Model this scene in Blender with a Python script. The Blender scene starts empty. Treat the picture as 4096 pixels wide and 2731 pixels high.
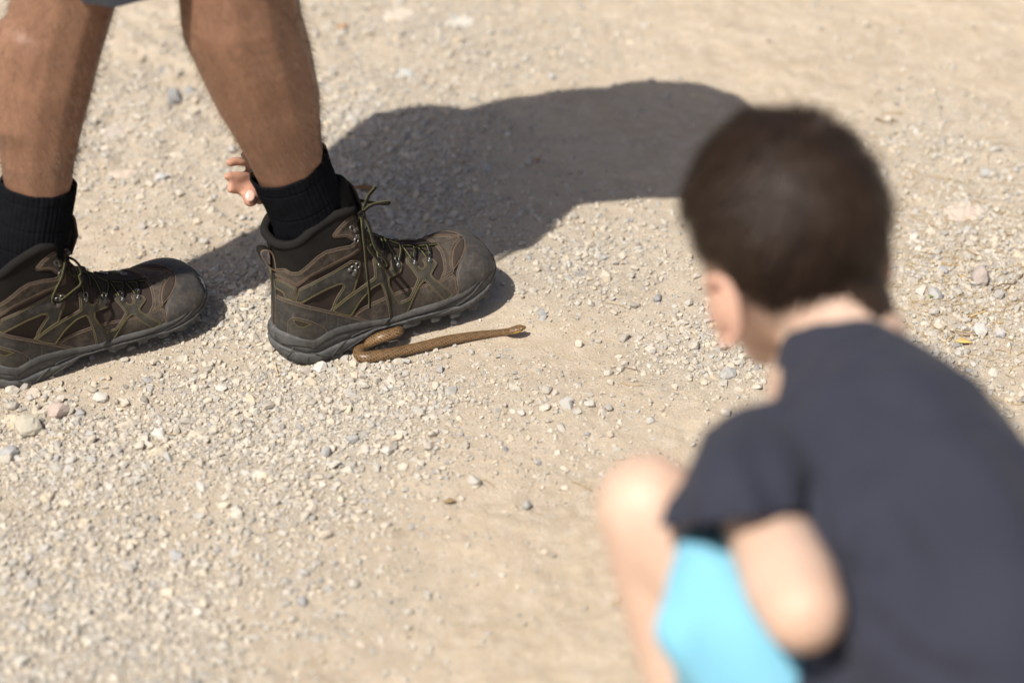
import bpy, bmesh, math, random
import numpy as np
from mathutils import Vector, Matrix, noise as mnoise
from mathutils.bvhtree import BVHTree
from mathutils.geometry import delaunay_2d_cdt
random.seed(7); rng = np.random.default_rng(11)
S = bpy.context.scene; COL = S.collection
R = math.radians
# ------------------------------------------------------------------ camera, sky, sun, exposure
FPX = 4096*85/36.0; PITCH = R(35); CAMH = 1.6
cam_d = bpy.data.cameras.new('camera'); cam = bpy.data.objects.new('camera', cam_d); COL.objects.link(cam)
cam.location = (0, 0, CAMH); cam.rotation_euler = (R(55), 0, 0)
cam_d.lens = 85; cam_d.sensor_width = 36; cam_d.clip_start = .05; cam_d.clip_end = 1000
cam_d.dof.use_dof = True; cam_d.dof.focus_distance = 2.77; cam_d.dof.aperture_fstop = 2.25
S.camera = cam
SUN_EL = R(57); SHADOW_AZ = R(51)                     # shadows fall to the right and away
w = bpy.data.worlds.new('World'); S.world = w; w.use_nodes = True
nt = w.node_tree; bg = nt.nodes['Background']; sky = nt.nodes.new('ShaderNodeTexSky')
sky.sky_type = 'NISHITA'; sky.sun_disc = False; sky.sun_elevation = SUN_EL
sdir = Vector((-math.cos(SHADOW_AZ)*math.cos(SUN_EL), -math.sin(SHADOW_AZ)*math.cos(SUN_EL), math.sin(SUN_EL)))
sky.sun_rotation = math.atan2(sdir.x, sdir.y); sky.air_density = .75; sky.dust_density = 3.0; sky.ozone_density = .6
nt.links.new(sky.outputs[0], bg.inputs[0]); bg.inputs[1].default_value = .08
sd = bpy.data.lights.new('sun', 'SUN'); sd.energy = 4.6; sd.angle = R(.55); sd.color = (1, .95, .87)
sun = bpy.data.objects.new('sun', sd); COL.objects.link(sun)
sun.rotation_euler = sdir.to_track_quat('Z', 'Y').to_euler()
vs = S.view_settings; vs.view_transform = 'Standard'; vs.look = 'None'; vs.gamma = 1; vs.use_curve_mapping = False
vs.exposure = .32
# ------------------------------------------------------------------ helpers
CAM = Vector((0, 0, CAMH)); FW = Vector((0, math.cos(PITCH), -math.sin(PITCH))); UP = Vector((0, math.sin(PITCH), math.cos(PITCH)))
def ray(px, py): return FW + Vector((1, 0, 0))*((px-2048)/FPX) + UP*((1365.5-py)/FPX)
def ground_at(px, py, z=0.0):
    d = ray(px, py); return CAM + d*((z-CAMH)/d.z)
def along(px, py, t): return CAM + ray(px, py)*t
def V(*a): return Vector(a)
def link(name, me, mat=None, parent=None):
    o = bpy.data.objects.new(name, me); COL.objects.link(o)
    if mat:
        for m in (mat if isinstance(mat, (list, tuple)) else [mat]): me.materials.append(m)
    if parent: o.parent = parent
    return o
def tag(o, label=None, cat=None, group=None, kind=None):
    if label: o['label'] = label
    if cat: o['category'] = cat
    if group: o['group'] = group
    if kind: o['kind'] = kind
    return o
def empty(name, loc=(0, 0, 0), parent=None):
    o = bpy.data.objects.new(name, None); COL.objects.link(o); o.location = loc; o.empty_display_size = .05
    if parent: o.parent = parent
    return o
def mesh(name, vs_, fs, smooth=True):
    me = bpy.data.meshes.new(name); me.from_pydata([tuple(v) for v in vs_], [], fs); me.update()
    if smooth: me.polygons.foreach_set('use_smooth', [True]*len(me.polygons))
    return me
def fix_normals(me):
    bm = bmesh.new(); bm.from_mesh(me); bmesh.ops.recalc_face_normals(bm, faces=bm.faces); bm.to_mesh(me); bm.free(); return me
def sm(t): t = min(max(t, 0), 1); return t*t*(3-2*t)
def interp(x, pts): return float(np.interp(x, [p[0] for p in pts], [p[1] for p in pts]))
def catmull(pts, n=8, closed=False):
    P = [Vector(p) for p in pts]; out = []; N = len(P)
    rngi = range(N if closed else N-1)
    for i in rngi:
        if closed: a, b, c, d = P[i-1], P[i], P[(i+1) % N], P[(i+2) % N]
        else: a, b, c, d = P[max(i-1, 0)], P[i], P[i+1], P[min(i+2, N-1)]
        for k in range(n):
            t = k/n
            out.append(.5*((2*b)+(c-a)*t+(2*a-5*b+4*c-d)*t*t+(3*b-a-3*c+d)*t**3))
    if not closed: out.append(P[-1])
    return out
def resample(pts, step):
    P = [Vector(p) for p in pts]; L = [0]
    for i in range(1, len(P)): L.append(L[-1]+(P[i]-P[i-1]).length)
    n = max(2, int(L[-1]/step)+1); out = []; j = 0
    for k in range(n):
        s = L[-1]*k/(n-1)
        while j < len(P)-2 and L[j+1] < s: j += 1
        f = (s-L[j])/max(L[j+1]-L[j], 1e-9); out.append(P[j].lerp(P[j+1], f))
    return out
class MB:
    def __init__(s): s.v = []; s.f = []; s.m = []
    def add(s, vs_, fs, m=0):
        o = len(s.v); s.v += [tuple(x) for x in vs_]; s.f += [tuple(i+o for i in f) for f in fs]; s.m += [m]*len(fs)
    def tube(s, pts, r, n=6, m=0, closed=False, cap=True):
        P = [Vector(p) for p in pts]; N = len(P)
        if N < 2: return
        rad = r if callable(r) else (lambda i: r)
        rings = []; prev = None
        for i in range(N):
            t = (P[(i+1) % N]-P[i-1]) if closed else (P[min(i+1, N-1)]-P[max(i-1, 0)])
            if t.length < 1e-9: t = Vector((0, 0, 1))
            t.normalize()
            if prev is None: a = t.orthogonal().normalized()
            else:
                a = prev-t*prev.dot(t)
                a = a.normalized() if a.length > 1e-6 else t.orthogonal().normalized()
            prev = a; b = t.cross(a)
            rings.append([P[i]+(a*math.cos(2*math.pi*k/n)+b*math.sin(2*math.pi*k/n))*rad(i) for k in range(n)])
        vs_ = [p for rg in rings for p in rg]; fs = []
        for i in range(N if closed else N-1):
            for k in range(n):
                j = (i+1) % N; fs.append((i*n+k, i*n+(k+1) % n, j*n+(k+1) % n, j*n+k))
        if cap and not closed: fs += [tuple(range(n-1, -1, -1)), tuple((N-1)*n+k for k in range(n))]
        s.add(vs_, fs, m)
    def ribbon(s, pts, wdirs, hw, ht, me=1, mc=0):
        P = [Vector(p) for p in pts]; N = len(P); vs_ = []
        for i in range(N):
            t = (P[min(i+1, N-1)]-P[max(i-1, 0)]).normalized()
            nn = Vector(wdirs[i] if isinstance(wdirs, list) else wdirs); nn = nn-t*nn.dot(t)
            nn = nn.normalized() if nn.length > 1e-6 else t.orthogonal().normalized()
            b = t.cross(nn)
            for (u, h) in ((-1, 0), (-.88, 1), (.88, 1), (1, 0), (.88, -1), (-.88, -1)): vs_.append(P[i]+b*u*hw+nn*h*ht)
        o = len(s.v); s.v += [tuple(x) for x in vs_]
        for i in range(N-1):
            for k in range(6):
                s.f.append((o+i*6+k, o+i*6+(k+1) % 6, o+(i+1)*6+(k+1) % 6, o+(i+1)*6+k)); s.m.append(mc if k in (1, 4) else me)
        s.f += [tuple(o+k for k in range(5, -1, -1)), tuple(o+(N-1)*6+k for k in range(6))]; s.m += [mc, mc]
    def build(s, name, mats, parent=None, smooth=True):
        me = mesh(name, s.v, s.f, smooth); me.polygons.foreach_set('material_index', s.m); fix_normals(me)
        return link(name, me, mats, parent)
# ------------------------------------------------------------------ materials
class Mat:
    def __init__(s, name, rough=.7, spec=.3):
        s.m = bpy.data.materials.new(name); s.m.use_nodes = True; s.t = s.m.node_tree; s.b = s.t.nodes['Principled BSDF']
        s.b.inputs['Roughness'].default_value = rough; s.b.inputs['Specular IOR Level'].default_value = spec
        s.tc = s.t.nodes.new('ShaderNodeTexCoord'); s.h = None
    def n(s, t, **k):
        n = s.t.nodes.new(t)
        for a, b in k.items():
            if a in n.inputs: n.inputs[a].default_value = b
            else: setattr(n, a, b)
        return n
    def l(s, a, b): s.t.links.new(a, b)
    def noise(s, scale, detail=4, rough=.55, coord='Object', vec=None, st=None):
        n = s.n('ShaderNodeTexNoise', Scale=scale, Detail=detail, Roughness=rough)
        v = vec or s.tc.outputs[coord]
        if st:
            mp = s.n('ShaderNodeMapping'); mp.inputs['Scale'].default_value = st; s.l(v, mp.inputs[0]); v = mp.outputs[0]
        s.l(v, n.inputs['Vector']); return n.outputs['Fac']
    def ramp(s, fac, stops):
        r = s.n('ShaderNodeValToRGB'); e = r.color_ramp.elements
        while len(e) < len(stops): e.new(.5)
        for x, (p, c) in zip(e, stops): x.position = p; x.color = (*c, 1) if len(c) == 3 else c
        s.l(fac, r.inputs[0]); return r.outputs[0]
    def mix(s, fac, a, b, mode='MIX'):
        n = s.n('ShaderNodeMix', data_type='RGBA', blend_type=mode)
        for i, x in ((0, fac), (6, a), (7, b)):
            if hasattr(x, 'links'): s.l(x, n.inputs[i])
            else: n.inputs[i].default_value = x if i == 0 else (*x, 1)
        return n.outputs[2]
    def math(s, op, a, b=0.):
        n = s.n('ShaderNodeMath', operation=op)
        for i, x in ((0, a), (1, b)):
            if hasattr(x, 'links'): s.l(x, n.inputs[i])
            else: n.inputs[i].default_value = x
        return n.outputs[0]
    def color(s, c):
        if hasattr(c, 'links'): s.l(c, s.b.inputs['Base Color'])
        else: s.b.inputs['Base Color'].default_value = (*c, 1)
    def bump(s, h, dist=.001, strength=1.):
        n = s.n('ShaderNodeBump', Distance=dist, Strength=strength); s.l(h, n.inputs['Height'])
        if s.h: s.l(s.h, n.inputs['Normal'])
        s.h = n.outputs[0]; s.l(s.h, s.b.inputs['Normal'])
def fabric(name, c1, c2, freq=900, rough=.9, dist=.0004, dust=(.30, .25, .19), dustamt=.25):
    M = Mat(name, rough, .05)
    a = M.n('ShaderNodeTexWave', Scale=freq/6.283*1.0, Distortion=.3); a.bands_direction = 'X'; M.l(M.tc.outputs['Object'], a.inputs[0])
    b = M.n('ShaderNodeTexWave', Scale=freq/6.283*1.0, Distortion=.3); b.bands_direction = 'Z'; M.l(M.tc.outputs['Object'], b.inputs[0])
    h = M.math('MULTIPLY', a.outputs['Fac'], b.outputs['Fac'])
    c = M.mix(M.noise(60), c1, c2); c = M.mix(h, c, c2)
    d = M.math('MULTIPLY', M.noise(35, 5, .7), dustamt)
    M.color(M.mix(d, c, dust)); M.bump(h, dist, .8); return M.m
def leather(name, c1, c2, edge=.3, rough=.75, grain=900, dust=(.33, .27, .20), dustamt=.3, lines=0, spec=.14):
    M = Mat(name, rough, spec)
    c = M.mix(M.ramp(M.noise(45, 6, .65), [(.35, (0, 0, 0)), (.65, (1, 1, 1))]), c1, c2)
    f = M.math('MULTIPLY', M.ramp(M.noise(120, 6, .75), [(.42, (0, 0, 0)), (.75, (1, 1, 1))]), dustamt)
    c = M.mix(f, c, dust)
    sc = M.ramp(M.noise(260, 3, .6, st=(1, 1, .2)), [(.62, (0, 0, 0)), (.72, (1, 1, 1))])
    c = M.mix(M.math('MULTIPLY', sc, .18), c, dust)
    M.color(c)
    M.bump(M.noise(grain, 3, .6), .0004, .6); M.bump(M.noise(70, 3), .0012, .5)
    if lines:
        wv = M.n('ShaderNodeTexWave', Scale=lines); wv.bands_direction = 'DIAGONAL'; M.l(M.tc.outputs['Object'], wv.inputs[0]); M.bump(wv.outputs['Fac'], .0005, .8)
    return M.m
def plain(name, c, rough=.6, spec=.3, metal=0., var=.15):
    M = Mat(name, rough, spec); M.b.inputs['Metallic'].default_value = metal
    M.color(M.mix(M.noise(150, 4), tuple(x*(1-var) for x in c), tuple(min(1, x*(1+var)) for x in c))); return M.m
def skin(name, c1, c2, c3, sss=.35, rough=.5):
    M = Mat(name, rough, .35)
    c = M.mix(M.ramp(M.noise(14, 4), [(.35, (0, 0, 0)), (.65, (1, 1, 1))]), c1, c2)
    c = M.mix(M.math('MULTIPLY', M.ramp(M.noise(160, 5, .7), [(.5, (0, 0, 0)), (.7, (1, 1, 1))]), .3), c, c3)
    M.color(c); M.bump(M.noise(900, 4, .6), .0003, .6); M.bump(M.noise(60, 3, .6), .0009, .6)
    M.b.inputs['Subsurface Weight'].default_value = sss; M.b.inputs['Subsurface Radius'].default_value = (1, .35, .2)
    M.b.inputs['Subsurface Scale'].default_value = .006
    return M.m
m_skinA = skin('tanned_skin', (.275, .148, .090), (.215, .112, .068), (.13, .072, .046), sss=.04)
m_skinB = skin('fair_skin', (.61, .43, .33), (.565, .38, .28), (.51, .32, .235))
m_handskin = skin('hand_skin', (.48, .27, .185), (.43, .225, .155), (.38, .18, .125))
m_nail = plain('nail', (.62, .40, .33), .3, .5)
m_mesh = fabric('boot_textile', (.022, .0165, .0145), (.050, .037, .032), 4200, dustamt=.13)
m_pad = fabric('collar_textile', (.009, .0088, .0094), (.020, .0185, .018), 5200, dustamt=.04)
m_suede = leather('brown_suede', (.037, .030, .0255), (.060, .050, .042), dustamt=.27)
m_nub = leather('grey_nubuck', (.032, .031, .030), (.050, .047, .043), dustamt=.17)
m_strap = leather('olive_strap', (.047, .043, .036), (.068, .063, .052), dustamt=.2, lines=500)
m_toe = leather('toe_rubber_leather', (.029, .0265, .025), (.045, .041, .037), dustamt=.17, rough=.55, spec=.35)
m_edge = plain('cut_leather_edge', (.15, .11, .082), .85, .1, var=.3)
m_stitchY = plain('yellow_thread', (.25, .23, .085), .8, .1)
m_stitchB = plain('tan_thread', (.22, .16, .11), .85, .1)
m_lace = fabric('lace_fabric', (.009, .0085, .008), (.020, .018, .016), 5200, dustamt=.05)
m_laceY = plain('lace_yellow_edge', (.15, .145, .055), .8, .1)
m_metal = plain('dark_metal', (.20, .19, .18), .32, .5, .9)
def rubber():
    M = Mat('sole_rubber', .72, .3)
    c = M.mix(M.noise(70, 5, .7), (.060, .061, .061), (.105, .104, .101))
    c = M.mix(M.math('MULTIPLY', M.ramp(M.noise(180, 6, .75), [(.5, (0, 0, 0)), (.72, (1, 1, 1))]), .35), c, (.30, .27, .22)); M.color(c)
    v = M.n('ShaderNodeTexVoronoi', Scale=900); M.l(M.tc.outputs['Object'], v.inputs['Vector']); M.bump(v.outputs['Distance'], .0005, .5)
    M.bump(M.noise(120, 4), .0008, .4); return M.m
m_rubber = rubber()
m_rubberL = leather('sole_band_rubber', (.066, .066, .065), (.10, .099, .095), dustamt=.22, lines=650, rough=.7)
def sock_mat():
    M = Mat('sock_knit', .95, .02); c = M.mix(M.noise(220, 5, .7), (.0045, .0048, .006), (.011, .0115, .014)); M.color(c)
    M.bump(M.noise(1500, 3), .0005, .7); return M.m
m_sock = sock_mat()
def cloth(name, c, rough=.9, sheen=.1, var=.1):
    M = Mat(name, rough, .1); M.color(M.mix(M.noise(25, 4), tuple(x*(1-var) for x in c), tuple(x*(1+var) for x in c)))
    M.bump(M.noise(1200, 3), .0003, .5); M.b.inputs['Sheen Weight'].default_value = sheen; return M.m
m_navy = cloth('navy_jersey', (.032, .034, .049), sheen=.05)
m_cyan = cloth('light_blue_cotton', (.19, .45, .585))
m_blue = cloth('pale_blue_knit', (.42, .50, .68))
m_shorts = cloth('slate_cotton', (.10, .12, .16))
def hair_mat(name, c1, c2):
    M = Mat(name, .5, .30); M.color(M.mix(M.noise(60, 4), c1, c2)); M.bump(M.noise(900, 3, st=(1, 1, .15)), .0006, .6); return M.m
m_hairB = hair_mat('dark_brown_hair', (.018, .0100, .006), (.042, .0245, .0148))
m_hairA = hair_mat('short_dark_hair', (.012, .009, .007), (.03, .02, .015))
m_leghair = plain('leg_hair', (.10, .06, .035), .5, .3)
# ------------------------------------------------------------------ ground
class VNoise:
    def __init__(s, seed): s.g = np.random.default_rng(seed).random((256, 256))
    def __call__(s, x, y):
        xi = np.floor(x).astype(int); yi = np.floor(y).astype(int); fx = x-xi; fy = y-yi
        fx = fx*fx*(3-2*fx); fy = fy*fy*(3-2*fy); g = s.g
        a = g[xi % 256, yi % 256]; b = g[(xi+1) % 256, yi % 256]; c = g[xi % 256, (yi+1) % 256]; d = g[(xi+1) % 256, (yi+1) % 256]
        return (a*(1-fx)+b*fx)*(1-fy)+(c*(1-fx)+d*fx)*fy-.5
vn = [VNoise(i) for i in range(6)]
def to_px(x, y, z=0.):
    qy = y; qz = z-CAMH; t = qy*FW.y+qz*FW.z
    return 2048+FPX*x/t, 1365.5-FPX*(qy*UP.y+qz*UP.z)/t
BL = lambda px, py, rx, ry, w_: (px, py, rx, ry, w_)
DENSE = [BL(250, 2450, 700, 500, 1.0), BL(300, 1900, 600, 330, .75), BL(1100, 1650, 650, 260, 1.0), BL(950, 1250, 330, 200, .9), BL(1050, 2000, 500, 280, .6),
         BL(1900, 1620, 520, 200, .38), BL(1500, 620, 480, 330, .75), BL(600, 500, 700, 500, .38), BL(2350, 1050, 380, 200, .5), BL(2850, 1380, 330, 170, .65),
         BL(3850, 1150, 380, 500, .62), BL(3750, 650, 350, 250, .35), BL(1800, 150, 700, 250, .35), BL(2300, 1750, 300, 200, .3), BL(1750, 760, 450, 260, .45),
         BL(1200, 2350, 500, 300, .38), BL(1450, 1450, 260, 90, .5)]
def density(x, y):
    px, py = to_px(x, y); d = np.zeros_like(px)
    for a, b, rx, ry, w_ in DENSE: d = np.maximum(d, w_*np.exp(-(((px-a)/rx)**2+((py-b)/ry)**2)*.9))
    n = vn[0](x*9+3, y*9)+.6*vn[1](x*23, y*23+5)+.5*vn[2](x*60, y*60)
    return np.clip(d*1.32+.085+n*.50*(.22+d), 0.02, 1)
def gheight(x, y):
    x = np.asarray(x, float); y = np.asarray(y, float); px, py = to_px(x, np.clip(y, .5, 8))
    rough = np.exp(-(((px-650)/750)**2+((py-350)/420)**2))
    h = .010*vn[3](x*3+9, y*3)+.005*vn[4](x*14, y*14)+.0032*vn[5](x*38, y*38)+.0020*vn[2](x*95, y*95)+.0012*vn[1](x*190, y*190)
    h = h+rough*(.026*vn[0](x*11, y*13+4)+.018*vn[1](x*30, y*30)+.007*vn[3](x*75, y*75))
    m = np.exp(-(((x+.12)/.22)**2+((y-2.28)/.10)**2)); m2 = np.exp(-(((x+.46)/.2)**2+((y-2.26)/.10)**2))
    return h*(1-.75*np.maximum(m, m2))*1.0-.001
def g1(x, y): return float(gheight(np.array([x]), np.array([y]))[0])
gx = np.concatenate([-(.86+np.geomspace(.01, 150, 22))[::-1], np.arange(-.86, .861, .004), .86+np.geomspace(.01, 150, 22)])
gy = np.concatenate([1.5-np.geomspace(.01, 150, 22)[::-1], np.arange(1.5, 3.55, .004), 3.55+np.geomspace(.01, 300, 24)])
GX, GY = np.meshgrid(gx, gy); Z = gheight(GX, GY)
vv = np.stack([GX, GY, Z], -1).reshape(-1, 3); nx, ny = len(gx), len(gy)
idx = np.arange(nx*ny).reshape(ny, nx)
quads = np.stack([idx[:-1, :-1], idx[:-1, 1:], idx[1:, 1:], idx[1:, :-1]], -1).reshape(-1, 4)
def np_mesh(name, v, f, smooth=True):
    me = bpy.data.meshes.new(name); k = f.shape[1]
    me.vertices.add(len(v)); me.vertices.foreach_set('co', v.astype(np.float32).ravel())
    me.loops.add(f.size); me.loops.foreach_set('vertex_index', f.astype(np.int32).ravel())
    me.polygons.add(len(f)); me.polygons.foreach_set('loop_start', np.arange(0, f.size, k, dtype=np.int32))
    me.polygons.foreach_set('loop_total', np.full(len(f), k, dtype=np.int32))
    me.update(calc_edges=True)
    me.polygons.foreach_set('use_smooth', np.full(len(f), smooth)); return me
gme = np_mesh('ground', vv, quads)
gd = np.zeros(nx*ny); inside = (np.abs(vv[:, 0]) < .9) & (vv[:, 1] > 1.4) & (vv[:, 1] < 3.7); gd[:] = .25
gd[inside] = density(vv[inside, 0], vv[inside, 1])
at = gme.attributes.new('grit', 'FLOAT', 'POINT'); at.data.foreach_set('value', gd.astype(np.float32))
def ground_mat():
    M = Mat('dusty_gravel_soil', .95, .1)
    att = M.n('ShaderNodeAttribute', attribute_name='grit')
    sand = M.mix(M.ramp(M.noise(7, 5, .6), [(.35, (0, 0, 0)), (.65, (1, 1, 1))]), (.60, .49, .36), (.52, .415, .295))
    sand = M.mix(M.ramp(M.noise(45, 6, .7), [(.45, (0, 0, 0)), (.7, (1, 1, 1))]), sand, (.66, .56, .44))
    grey = M.mix(M.noise(90, 5, .7), (.36, .32, .265), (.50, .455, .39))
    c = M.mix(M.math('MULTIPLY', att.outputs['Fac'], .75), sand, grey)
    v = M.n('ShaderNodeTexVoronoi', Scale=420.); M.l(M.tc.outputs['Object'], v.inputs['Vector'])
    sp = M.ramp(M.math('FRACT', M.math('MULTIPLY', v.outputs['Distance'], 1.)), [(.0, (1, 1, 1)), (.45, (.0, .0, .0))])
    bw = M.n('ShaderNodeRGBToBW'); M.l(v.outputs['Color'], bw.inputs[0])
    gr = M.ramp(bw.outputs[0], [(.25, (.36, .34, .32)), (.5, (.56, .50, .42)), (.8, (.70, .64, .55))])
    msk = M.math('MULTIPLY', sp, M.ramp(M.noise(28, 4, .7), [(.42, (.15, .15, .15)), (.62, (.8, .8, .8))]))
    c = M.mix(msk, c, gr)
    M.color(c)
    M.bump(M.noise(260, 6, .75), .0045, .8); M.bump(M.math('MULTIPLY', sp, bw.outputs[0]), .0016, .6); M.bump(M.noise(1700, 2, .6), .0005, .6)
    return M.m
ground = tag(link('ground', gme, ground_mat()), kind='structure')
ground['label'] = 'pale dusty gravel track'
# ------------------------------------------------------------------ stones
def hull(n, flat=.7, seed=0, cube=.5):
    r = random.Random(seed); bm = bmesh.new()
    for _ in range(n):
        v = Vector((r.gauss(0, 1), r.gauss(0, 1), r.gauss(0, 1))).normalized()
        m = max(abs(v.x), abs(v.y), abs(v.z)); v = v*((1-cube)+cube/m*.8)*r.uniform(.88, 1.05)
        bm.verts.new((v.x*r.uniform(.95, 1.1), v.y*.82, v.z*flat))
    res = bmesh.ops.convex_hull(bm, input=bm.verts)
    bmesh.ops.delete(bm, geom=[g for g in res['geom_interior'] if isinstance(g, bmesh.types.BMVert)], context='VERTS')
    bmesh.ops.triangulate(bm, faces=bm.faces)
    bm.verts.ensure_lookup_table()
    v = np.array([x.co[:] for x in bm.verts]); f = np.array([[a.index for a in p.verts] for p in bm.faces]); bm.free(); return v, f
def stone_mat(name='stone', attr=True, c=(.5, .47, .43)):
    M = Mat(name, .9, .15)
    if attr:
        a = M.n('ShaderNodeAttribute', attribute_name='tint'); base = a.outputs['Color']
    else: base = M.mix(0., c, c)
    base = M.mix(M.math('MULTIPLY', M.ramp(M.noise(300, 6, .7), [(.4, (0, 0, 0)), (.7, (1, 1, 1))]), .3), base, (.58, .51, .41))
    base = M.mix(M.math('MULTIPLY', M.ramp(M.noise(140, 4, .6), [(.55, (0, 0, 0)), (.75, (1, 1, 1))]), .25), base, (.33, .30, .27))
    M.color(base); M.bump(M.noise(700, 4, .7), .0008, .7); return M.m
m_gravel = stone_mat('gravel_stone')
PAL = np.array([(.44, .415, .37), (.37, .365, .345), (.49, .445, .38), (.29, .295, .30), (.51, .43, .33), (.32, .305, .28), (.56, .52, .46), (.22, .22, .22)])
PW = np.array([.28, .22, .16, .10, .08, .07, .07, .02]); PW = PW/PW.sum()
def scatter(n, smin, smax, power, shapes, dexp, x0=-.8, x1=.8, y0=1.62, y1=3.4, seed=1, sink=(.18, .58)):
    r = np.random.default_rng(seed)
    x = r.uniform(x0, x1, n); y = r.uniform(y0, y1, n)
    keep = (np.abs(x) < (.235*y+.10)) & (r.random(n) < density(x, y)**dexp); x = x[keep]; y = y[keep]; n = len(x)
    size = smin*(1-r.random(n)*(1-(smin/smax)**power))**(-1/power)
    # keep clear of snake body and heel
    z = gheight(x, y); VV = []; FF = []; CC = []; off = 0
    sh = r.integers(0, len(shapes), n); yaw = r.uniform(0, 6.283, n); tx = r.normal(0, .35, n); ty = r.normal(0, .35, n)
    sk = r.uniform(*sink, n); sc = r.uniform(.75, 1.25, (n, 3)); col = PAL[r.choice(len(PAL), n, p=PW)]*r.uniform(.85, 1.12, (n, 1)); shift = r.uniform(-.02, .02, (n, 1))*np.array([[1, .2, -1]])
    col = np.clip(col+shift, .05, .85); dst = r.uniform(.08, .52, (n, 1)); col = col*(1-dst)+np.array([[.56, .475, .36]])*dst
    for k, (v, f) in enumerate(shapes):
        I = np.nonzero(sh == k)[0]; m = len(I)
        if not m: continue
        p = v[None]*(size[I]*.5)[:, None, None]*sc[I][:, None, :]
        cx, sx = np.cos(tx[I])[:, None], np.sin(tx[I])[:, None]; cy, sy = np.cos(ty[I])[:, None], np.sin(ty[I])[:, None]; cz, sz = np.cos(yaw[I])[:, None], np.sin(yaw[I])[:, None]
        X, Y, Zz = p[..., 0], p[..., 1], p[..., 2]
        Y, Zz = Y*cx-Zz*sx, Y*sx+Zz*cx; X, Zz = X*cy+Zz*sy, -X*sy+Zz*cy; X, Y = X*cz-Y*sz, X*sz+Y*cz
        X = X+x[I][:, None]; Y = Y+y[I][:, None]; Zz = Zz+(z[I]+size[I]*.5*.7*(1-2*sk[I]))[:, None]
        VV.append(np.stack([X, Y, Zz], -1).reshape(-1, 3)); FF.append((f[None]+(np.arange(m)*len(v))[:, None, None]+off).reshape(-1, 3))
        CC.append(np.repeat(col[I], len(v), 0)); off += m*len(v)
    return np.concatenate(VV), np.concatenate(FF), np.concatenate(CC), n
sh_big = [hull(24, .70, 100+i, .35) for i in range(24)]; sh_mid = [hull(13, .74, 200+i, .35) for i in range(30)]; sh_small = [hull(8, .75, 300+i) for i in range(30)]
parts_ = [scatter(21000, .0078, .0165, 2.8, sh_big, 1.8, seed=1), scatter(165000, .0040, .0086, 1.5, sh_mid, 1.8, seed=2), scatter(300000, .0018, .0042, 1.2, sh_small, .9, seed=3)]
off = 0; Vs, Fs, Cs = [], [], []
for v, f, c, n in parts_: Vs.append(v); Fs.append(f+off); Cs.append(c); off += len(v)
Vs = np.concatenate(Vs); Fs = np.concatenate(Fs); Cs = np.concatenate(Cs)
gm = np_mesh('gravel', Vs, Fs, False)
ca = gm.attributes.new('tint', 'FLOAT_COLOR', 'POINT'); ca.data.foreach_set('color', np.concatenate([Cs, np.ones((len(Cs), 1))], 1).astype(np.float32).ravel())
gravel = tag(link('gravel', gm, m_gravel), 'loose pale grey and beige gravel strewn over the dusty track', 'gravel', kind='stuff')
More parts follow.
